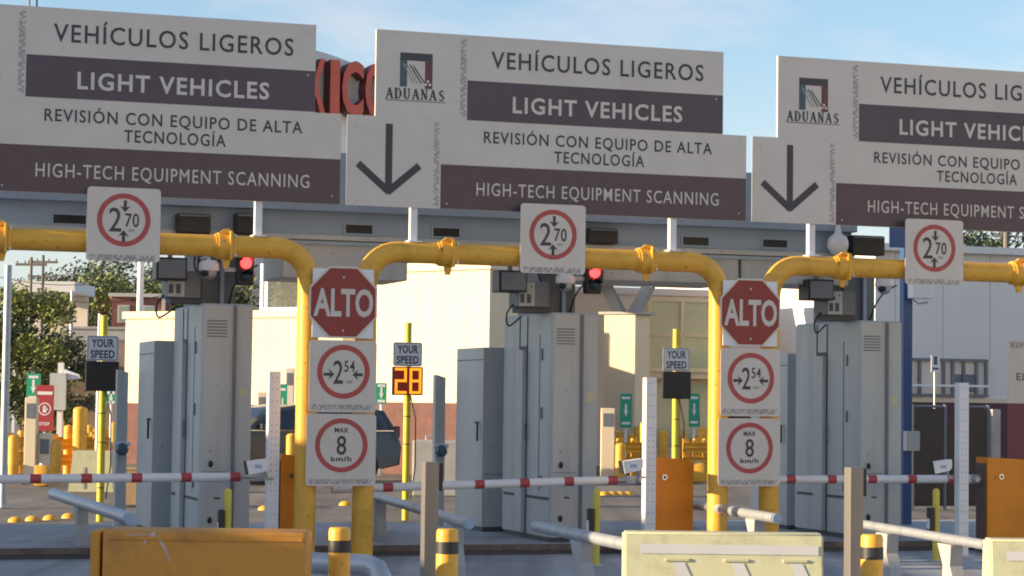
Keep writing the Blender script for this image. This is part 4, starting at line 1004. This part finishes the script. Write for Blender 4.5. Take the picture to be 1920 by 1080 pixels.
def notice(px, y0, y1, wpx, ybase, label, mat, name, group, cat='sign'):
    A = ground(px, ybase); s_ = FPX / A.y; z0, z1 = P(px, y1, A.y).z, P(px, y0, A.y).z; hw = wpx / 2 / s_
    t = thing(name, label, cat, tuple(A), 0, group)
    MB().prism(rrect(-hw, hw, z0, z1, .02), .03, 'y', -.06).build('panel', mat, t); MB().cyl(0, 0, 0, z0 + .1, .03, 10).build('post', WHT, t)
    b = MB()
    if name == 'red_notice':
        zc_ = z0 + (z1 - z0) * .48; b.ring(0, zc_, hw * .72, hw * .6, -.063, .002); b.box(-hw * .85, hw * .85, -.063, -.0605, z1 - (z1 - z0) * .21, z1 - (z1 - z0) * .14)
        # hand: palm with four fingers and thumb
        b.prism(rrect(-hw * .22, hw * .2, zc_ - hw * .4, zc_ + hw * .05, hw * .08, 2), .002, 'y', -.063)
        for k, l_ in enumerate((.28, .36, .34, .24)): b.box(-hw * .22 + k * hw * .11, -hw * .14 + k * hw * .11, -.063, -.0605, zc_ + hw * .0, zc_ + hw * (.05 + l_))
        b.stroke((hw * .18, zc_ - hw * .2), (hw * .36, zc_ + hw * .1), hw * .1, -.063, .002)
        b.text('STOP', -hw * .6, hw * .6, z0 + (z1 - z0) * .12, z0 + (z1 - z0) * .19, -.0632, .03)
    else:
        for fz in (.88, .14): b.box(-hw * .7, hw * .7, -.063, -.0605, z0 + (z1 - z0) * fz - .03, z0 + (z1 - z0) * fz + .02)
        zc_ = z0 + (z1 - z0) * .5; b.prism(arrow_poly(0, zc_ - .12, .26, hw * .45, 0, -1, hw * .18), .002, 'y', -.063)
    b.build('marking', WHT, t)
notice(82, 722, 808, 33, 902, 'red lane notice with white hand symbol and STOP at the far left', RSN, 'red_notice', None)
notice(60, 700, 752, 26, 893, 'green lane notice left of the red notice, at the far left', GRN, 'green_notice', 'green lane notices')
notice(206, 733, 757, 20, 893, 'green lane notice peeking out right of the blank left speed display', GRN, 'green_notice', 'green lane notices')
notice(528, 720, 800, 16, 893, 'narrow green lane notice right of the left perforated post', GRN, 'green_notice', 'green lane notices')
notice(713, 718, 757, 20, 893, 'green lane notice left of the lit speed display', GRN, 'green_notice', 'green lane notices')
notice(1172, 738, 802, 22, 893, 'green lane notice left of the middle perforated post', GRN, 'green_notice', 'green lane notices')
notice(1300, 738, 800, 20, 893, 'green lane notice right of the blank middle speed display', GRN, 'green_notice', 'green lane notices')
# sunlit plastic barrier in the yard
A = ground(132, 922); B_ = ground(212, 922); 
t = thing('yard_barrier', 'cream plastic barrier in the sunny yard, crossed by the left yellow speed pole', 'road barrier', tuple(A), 0); wd = B_.x - A.x; hb = P(140, 845, A.y).z
b = MB(); b.prism([(-.04, 0), (wd + .04, 0), (wd - .02, hb), (.03, hb)], .34, 'y', 0); b.build('shell', BAR, t); MB().box(wd * .3, wd * .36, -.008, -.001, .05, hb * .6).build('groove', CONC, t)
# kerb studs
for k, (px, py) in enumerate(((30, 978), (62, 976), (95, 974), (130, 971), (497, 956), (648, 947), (1133, 928), (1148, 928), (1163, 928), (1178, 928))):
    p = ground(px, py); o = MB().lathe((0, 0, 0), [(.10, -.004), (.09, .03), (.05, .055), (0, .06)], 12).build('road_stud', YEL, None, smooth=60, loc=(p.x, p.y, 0))
    tag(o, 'yellow road stud in the row left of the left guard rail' if k < 4 else ('lone yellow road stud right of the left scanner tower' if k == 4 else ('lone yellow road stud between the left stack posts' if k == 5 else 'tiny yellow road stud in the row right of the middle tower')), 'road stud', 'yellow road studs')
p = ground(885, 945)
t = thing('tan_reflection', 'tan block standing for a reflection left of the middle control cabinet foot', 'box', tuple(ground(860, 950)), 0, 'tan reflection blocks')  # solid tan block painted in for the reflection low on the cabinet
MB().box(0, .4, 0, .4, .03, .5, bev=.01).build('body', TANREF, t); MB().box(-.01, .41, -.01, .41, .502, .53).build('lid', TANREF, t)
dup(t, loc=tuple(ground(212, 950)), label='tan block standing for a reflection left of the left control cabinet foot')
A = ground(772, 930); t = thing('concrete_block', 'grey concrete block behind the yellow pole of the lit speed display', 'block', tuple(A), 0)
b = MB(); b.box(0, .75, 0, .5, 0, P(772, 825, A.y).z, bev=.03); b.build('body', CONC, t)
MB().tube([(.2, .25, P(772, 825, A.y).z - .02), (.2, .25, P(772, 825, A.y).z + .06), (.5, .25, P(772, 825, A.y).z + .06), (.5, .25, P(772, 825, A.y).z - .02)], .015, 8).build('lifting_loop', GALV, t)

# ------------------------------------------------------------------ car
def car(px, ybase, rz, label):
    p = ground(px, ybase); t = thing('parked_suv', label, 'car', tuple(p), rz); t.scale = (.94, .94, .86)
    prof = [(-2.25, .35), (-2.3, .62), (-2.22, .92), (-2.05, 1.0), (-1.05, 1.08), (-.45, 1.52), (.1, 1.62), (1.3, 1.60), (2.0, 1.52), (2.22, 1.08), (2.3, .75), (2.26, .38), (1.9, .30), (-1.9, .30)]
    bm = bmesh.new(); rows_ = []
    for y, s_, zs in ((-.92, .96, 1), (-.90, 1.0, 1), (.90, 1.0, 1), (.92, .96, 1)):
        rows_.append([bm.verts.new((x * (s_ if z < 1 else s_ * .99), (y if z < 1.05 else y * (1 - (z - 1.05) * .36)), z)) for x, z in prof])
    n = len(prof)
    for a_, b_ in zip(rows_, rows_[1:]):
        for i in range(n): bm.faces.new((a_[i], a_[(i + 1) % n], b_[(i + 1) % n], b_[i]))
    bm.faces.new(list(reversed(rows_[0]))); bm.faces.new(rows_[-1]); bmesh.ops.recalc_face_normals(bm, faces=bm.faces[:])
    bmesh.ops.bevel(bm, geom=[e for e in bm.edges if e.calc_face_angle(0) > R(18)], offset=.05, segments=3, affect='EDGES', clamp_overlap=True)
    b = MB(); b.bm(bm); body = b.build('body', CARP, t, smooth=30)
    for sy in (-1, 1):
        yy = lambda z: sy * (.9 * (1 - (z - 1.05) * .36) + .024)
        for poly in ([(-.88, 1.12), (-.42, 1.46), (.1, 1.54), (.1, 1.12)], [(.17, 1.12), (.17, 1.54), (.95, 1.53), (1.0, 1.12)], [(1.07, 1.12), (1.02, 1.53), (1.75, 1.47), (1.95, 1.14)]):
            b = MB(); b.add([(x, yy(z), z) for x, z in poly], [tuple(range(4))]); b.build('side_window', CARG, t)
        b = MB(); b.box(-1.0, 2.1, sy * .925 - .006, sy * .925 + .006, 1.085, 1.105); b.build('belt_trim', CHR, t)
        for x in (-1.42, 1.42):
            b = MB(); b.tube([(x, sy * .70, .36), (x, sy * .93, .36)], .36, 28); w = b.build('tyre', RUB, t, smooth=40)
            b = MB(); b.tube([(x, sy * .931, .36), (x, sy * .945, .36)], .24, 20); b.build('rim', GALV, w, smooth=40)
        b = MB(); b.box(-.75, -.55, sy * .96 - .06, sy * .96 + .06, 1.1, 1.24, bev=.03); b.build('mirror', CARP, t)
        b = MB(); b.box(-2.29, -2.1, sy * .72 - .16, sy * .72 + .16, .78, .92, bev=.03); b.build('headlight', CHR, t)
        b = MB(); b.box(2.16, 2.28, sy * .74 - .14, sy * .74 + .14, .95, 1.2, bev=.03); b.build('tail_light', SRD, t)
    b = MB(); b.add([(-1.0, -.76, 1.13), (-1.0, .76, 1.13), (-.5, .68, 1.52), (-.5, -.68, 1.52)], [(0, 1, 2, 3)]); o = b.build('windscreen', CARG, t); o.location = (-.035, 0, .035)
    b = MB(); b.box(-2.34, -2.28, -.5, .5, .55, .8, bev=.02); b.build('grille', BLK, t)
    return t
car(512, 904, R(32), 'dark parked car behind the left sign stack, chrome line along its windows')

# ------------------------------------------------------------------ trees and far background
def tree(name, label, base, h, rx, ry, trunk_h, n, mats, seed, leaf=.16, group='background trees', low=.25):
    rr = random.Random(seed); t = thing(name, label, 'tree', base, 0, group)
    b = MB(); b.tube([(0, 0, 0), (rr.uniform(-.1, .1), 0, trunk_h), (rr.uniform(-.2, .2), .1, h * .8)], [h * .03, h * .022, h * .008], 8)
    clumps = []
    for k in range(26):
        a_ = rr.uniform(0, 6.283); f = rr.uniform(low, 1.0); q = math.sqrt(rr.random()) * math.sqrt(max(.08, 1 - ((f - .52) / .52) ** 2))
        c = Vector((rx * q * math.cos(a_), ry * q * math.sin(a_), h * f)); clumps.append((c, rr.uniform(.16, .34) * min(rx, ry) + .15))
        if k < 9: b.tube([(0, 0, trunk_h * rr.uniform(.8, 1.4)), tuple(c * .6 + Vector((0, 0, trunk_h * .3))), tuple(c)], [h * .012, h * .007, .01], 5)
    b.build('trunk', BARK, t)
    L_ = MB()
    for k in range(n):
        c, r_ = clumps[rr.randrange(len(clumps))]; mi = hash_(c, len(mats)) if rr.random() < .7 else rr.randrange(len(mats))
        d_ = Vector((rr.gauss(0, 1), rr.gauss(0, 1), rr.gauss(0, .8))); d_ = d_.normalized() * r_ * (rr.random() ** .45) * 1.25
        p = c + d_; s_ = leaf * rr.uniform(.6, 1.4); nrm = Vector((rr.gauss(0, 1), rr.gauss(0, 1), rr.gauss(.4, 1))).normalized(); tx = nrm.orthogonal().normalized(); ty = nrm.cross(tx)
        L_.add([p - tx * s_ * .5, p - ty * s_ * .28, p + tx * s_ * .5, p + ty * s_ * .28], [(0, 1, 2, 3)], mi)
    L_.build('crown', mats, t)
    return t
def hash_(c, n): return int(abs(c.x * 7.3 + c.y * 3.1 + c.z * 5.7)) % n
q = P(52, 780, 58); s_ = 4200 / 58
tree('leafy_tree', 'bright yellow green leafy tree at the far left behind the lamp pole', (q.x, q.y, 0), 1.53 + (738 - 545) / s_, 1.15, 1.0, .8, 15000, [LF1, LF1, LF3], 3, .115, low=.12)
q = P(105, 780, 62); tree('leafy_tree', 'darker bush between the leafy tree and the left speed display', (q.x, q.y, 0), 2.9, 1.0, 1.0, .6, 11000, [LF2, LF3], 5, .115, low=.1)
far = [(60, 528, 118, 1.9, 'lf', 'dim tree behind the utility poles at the far left'), (125, 522, 128, 1.9, 'lf', 'dim tree left of the grey green one, behind the white shed end'), (330, 535, 118, 1.8, 'lf', 'dim tree behind the left scanner tower neck'), (150, 508, 110, 1.9, 'lf', 'grey green tree right of the utility poles, behind the left 2.70 sign'), (205, 497, 120, 3.0, 'lf', 'large dark tree rising behind the brick house'), (245, 508, 125, 2.4, 'lf', 'dark tree right of the large one behind the brick house'),
       (165, 535, 100, 2.2, 'l1', 'light green tree in front of the large dark tree'), (300, 540, 105, 1.4, 'l1', 'light green tree right of the brick house'), (95, 530, 115, 1.7, 'lf', 'dim tree behind the flat white shed'), (275, 535, 130, 2.0, 'lf', 'dim distant tree behind the white mast')]
for k, (px, ptop, Y, rx, m_, lab) in enumerate(far):
    q = P(px, 780, Y); s_ = 4200 / Y
    tree('distant_tree', lab, (q.x, q.y, 0), P(px, ptop, Y).z, rx * 1.45, rx * 1.3, 2, 10000, [LF4, LF3] if m_ == 'lf' else [LF2, LF1], 20 + k, .21, low=.05)
for k, (px, ptop, Y, rx, lab) in enumerate(((455, 520, 60, 1.0, 'tree seen between left tower and glass screen'), (505, 492, 64, 1.2, 'tree behind the left half of the glass screen'), (550, 500, 62, 1.0, 'tree behind the right half of the glass screen'))):
    q = P(px, 780, Y); tree('screened_tree', lab, (q.x, q.y, 0), P(px, ptop, Y).z, rx, rx, 1.2, 3400, [LF2, LF3, LF4], 40 + k, .17)
for k, (px, ptop, Y, rx, lab) in enumerate(((1800, 448, 95, 1.2, 'treetop over the warehouse roof right of the right 2.70 sign'), (1835, 443, 100, 1.5, 'treetop over the warehouse roof left of its utility pole'), (1905, 440, 100, 1.7, 'treetop over the warehouse roof at the right photo edge'), (1868, 450, 104, 1.3, 'treetop over the warehouse roof behind its utility pole'))):
    q = P(px, 780, Y); tree('roofline_tree', lab, (q.x, q.y, 0), P(px, ptop, Y).z, rx, rx, 3, 3000, [LF4, LF3], 60 + k, .24, low=.45)
# brick house
q = P(205, 780, 95); s_ = 4200 / 95
t = thing('brick_house', 'small red brick house among the trees at left', 'house', (q.x, q.y, 0), R(8)); hh = P(205, 556, 95).z; wd = 108 / s_
MB().box(0, wd, 0, 5, 0, hh).build('wall', BRICK, t); MB().box(-.15, wd + .15, -.2, 5.2, hh + .002, hh + .15).build('roof', WSH, t)
for x in (.25, 1.3): 
    f = MB().box(x, x + .5, -.03, -.001, hh - 1.1, hh - .35).build('window', WSH, t); MB().box(x + .06, x + .44, -.04, -.031, hh - 1.05, hh - .4).build('pane', GLS, f)
MB().box(wd - .35, wd - .2, -.15, -.01, 0, hh + .3).build('pilaster', WSH, t)
q = P(15, 780, 88); s_ = 4200 / 88
t = thing('white_shed', 'flat white roofed shed among the trees at the far left', 'shed', (q.x, q.y, 0), 0); zt = P(15, 527, 88).z; wd = 122 / s_
MB().box(-.1, wd, -.3, 4, zt - .42, zt).build('roof', WBLD, t)
for x in (.15, wd * .5, wd - .2): MB().box(x, x + .1, 0, .1, 0, zt - .422).build('post', WHT, t)
MB().box(.0, wd - .1, 3.0, 3.2, 0, zt - .43).build('wall', WSH, t)
# retaining wall and slope
q0 = P(85, 780, 70); 
t = thing('retaining_wall', 'long pale concrete wall below the brick house at left', 'wall', (q0.x, q0.y, 0), R(3)); zt = P(150, 618, 75).z; zl = P(150, 645, 75).z
MB().box(0, 9.0, 4, 4.3, 0, zt).build('wall', CONC, t); MB().box(-.05, 9.05, 3.95, 4.35, zt + .002, zt + .08).build('coping', CONC, t)
b = MB(); q1 = P(90, 780, 60)
b.prism([(0, -.02), (13, -.02), (13, zl), (6, zl - .05), (1.2, zl * .6)], 8.5, 'x', q1.x); tag(b.build('slope', DIRT, None, loc=(0, 60.5, 0)), kind='structure')
# utility poles and wires
def upole(px, ptop, Y, r, label, arms=1, mat=WOOD, name='utility_pole', group='utility poles'):
    q = P(px, 780, Y); zt = P(px, ptop, Y).z; t = thing(name, label, 'pole', (q.x, q.y, 0), 0, group); MB().tube([(0, 0, 0), (0, 0, zt)], [r * 1.25, r], 10).build('shaft', mat, t, smooth=40)
    for k in range(arms): MB().box(-.5, .5, -.04, .04, zt - .28 - .5 * k, zt - .2 - .5 * k).build('crossarm', mat, t)
    if arms:
        b = MB()
        for x in (-.45, -.2, .2, .45): b.lathe((x, 0, zt - .2), [(.02, 0), (.03, .03), (.02, .05), (.03, .07), (0, .09)], 8)
        b.each('insulator', GRYD, t)
upole(52, 482, 72, .045, 'grey wooden utility pole at far left, left of its twin', 1); upole(74, 478, 76, .05, 'grey wooden utility pole at far left, right of its twin', 2)
upole(130, 545, 66, .05, 'thin grey pole at the right end of the white shed', 0, GALV); upole(258, 480, 60, .085, 'white mast standing left of the left tower', 0, WHT); upole(183, 588, 40, .03, 'thin white pole just left of the left yellow speed pole', 0, WHT)
upole(1886, 432, 90, .12, 'wooden utility pole over the warehouse roof at right', 2); 
lp = thing('lamp_pole', 'grey pole running up the left photo edge', 'pole', (P(9, 780, 30).x, 30, 0), 0)
MB().tube([(0, 0, 0), (0, 0, 2.6), (0, 0, 3.25)], [.055, .05, .048], 14).build('shaft', GALV, lp, smooth=40); MB().cyl(0, 0, 0, .02, .12, 16).build('base_flange', GALV, lp)
for k, px in enumerate((55, 69)):
    u_, z_ = hit(px, 12, .02); t = thing('thin_antenna', 'thin dark rod standing on the left overhead sign, ' + ('the left of two' if k == 0 else 'the right of two'), 'rod', g(u_, .02, z_ - .12), group='thin rods on the left sign'); MB().tube([(0, 0, 0), (0, 0, .55)], .009, 8).build('rod', GRYD, t); MB().box(-.02, .02, -.018, .018, 0, .1).build('clip', GALV, t)
b = MB()
# camera-traffic arm things in the yard
q = ground(110, 890)
t = thing('yard_camera', 'slim grey post with pointed white camera left of the left speed display', 'camera', tuple(q), 0); zt = P(110, 680, q.y).z
MB().box(-.05, .05, -.05, .05, 0, zt).build('post', WHT, t); MB().box(-.18, .12, -.15, -.051, zt - .9, zt - .2).build('cabinet', GRY, t)
b = MB(); b.prism([(.06, zt - .12), (.34, zt - .22), (.36, zt - .30), (.06, zt - .33)], .12, 'y', -.06); b.build('camera', WHT, t)
pA, pB = P(-20, 520, 70), P(330, 560, 70)
for k, (ya_, yb2) in enumerate(((512, 500), (528, 548))):
    A, B_ = P(-30, ya_, 74), P(330, yb2, 74); b = MB(); b.tube([A.lerp(B_, f) - Vector((0, 0, .5 * 4 * f * (1 - f))) for f in [i / 12 for i in range(13)]], .012, 5); tag(b.build('power_line', BLK), 'thin sagging power line at far left, ' + ('the higher one' if k == 0 else 'the lower one'), 'power line', 'power lines')

# ------------------------------------------------------------------ unseen block added off-frame left, its steps sized to shade the lanes
sh = thing('shade_blocker', 'long grey stepped block added out of view on the left to shade the lanes', 'building', g(-13.5, -14, 0))
for w0, w1, hh in ((-2, 11.0, 2.6), (11.02, 16.1, 3.4), (16.12, 20.6, 7.2)):
    MB().box(-4, 0, w0, w1, 0, hh).build('shade_step', WBLD, sh); MB().box(-4.2, .2, w0 + .02, w1 - .02, hh + .002, hh + .1).build('roof', GRYB, sh)
th = thing('bounce_block', 'tall cream block added unseen behind and right of the camera to bounce warm light', 'building', (9, -42, 0), R(225 - 180))  # unseen block added to bounce warm sunlight onto the signs
MB().box(0, 75, -14, 0, 0, 13).build('wall', WSUN, th); MB().box(-.5, 75.5, -14.5, .5, 13.002, 13.4).build('roof', GRYB, th)
b = MB()
for k in range(12):
    for z0 in (2.0, 7.0): b.box(3 + k * 6, 6 + k * 6, .001, .06, z0, z0 + 2.2)
b.each('window', GLS, th)
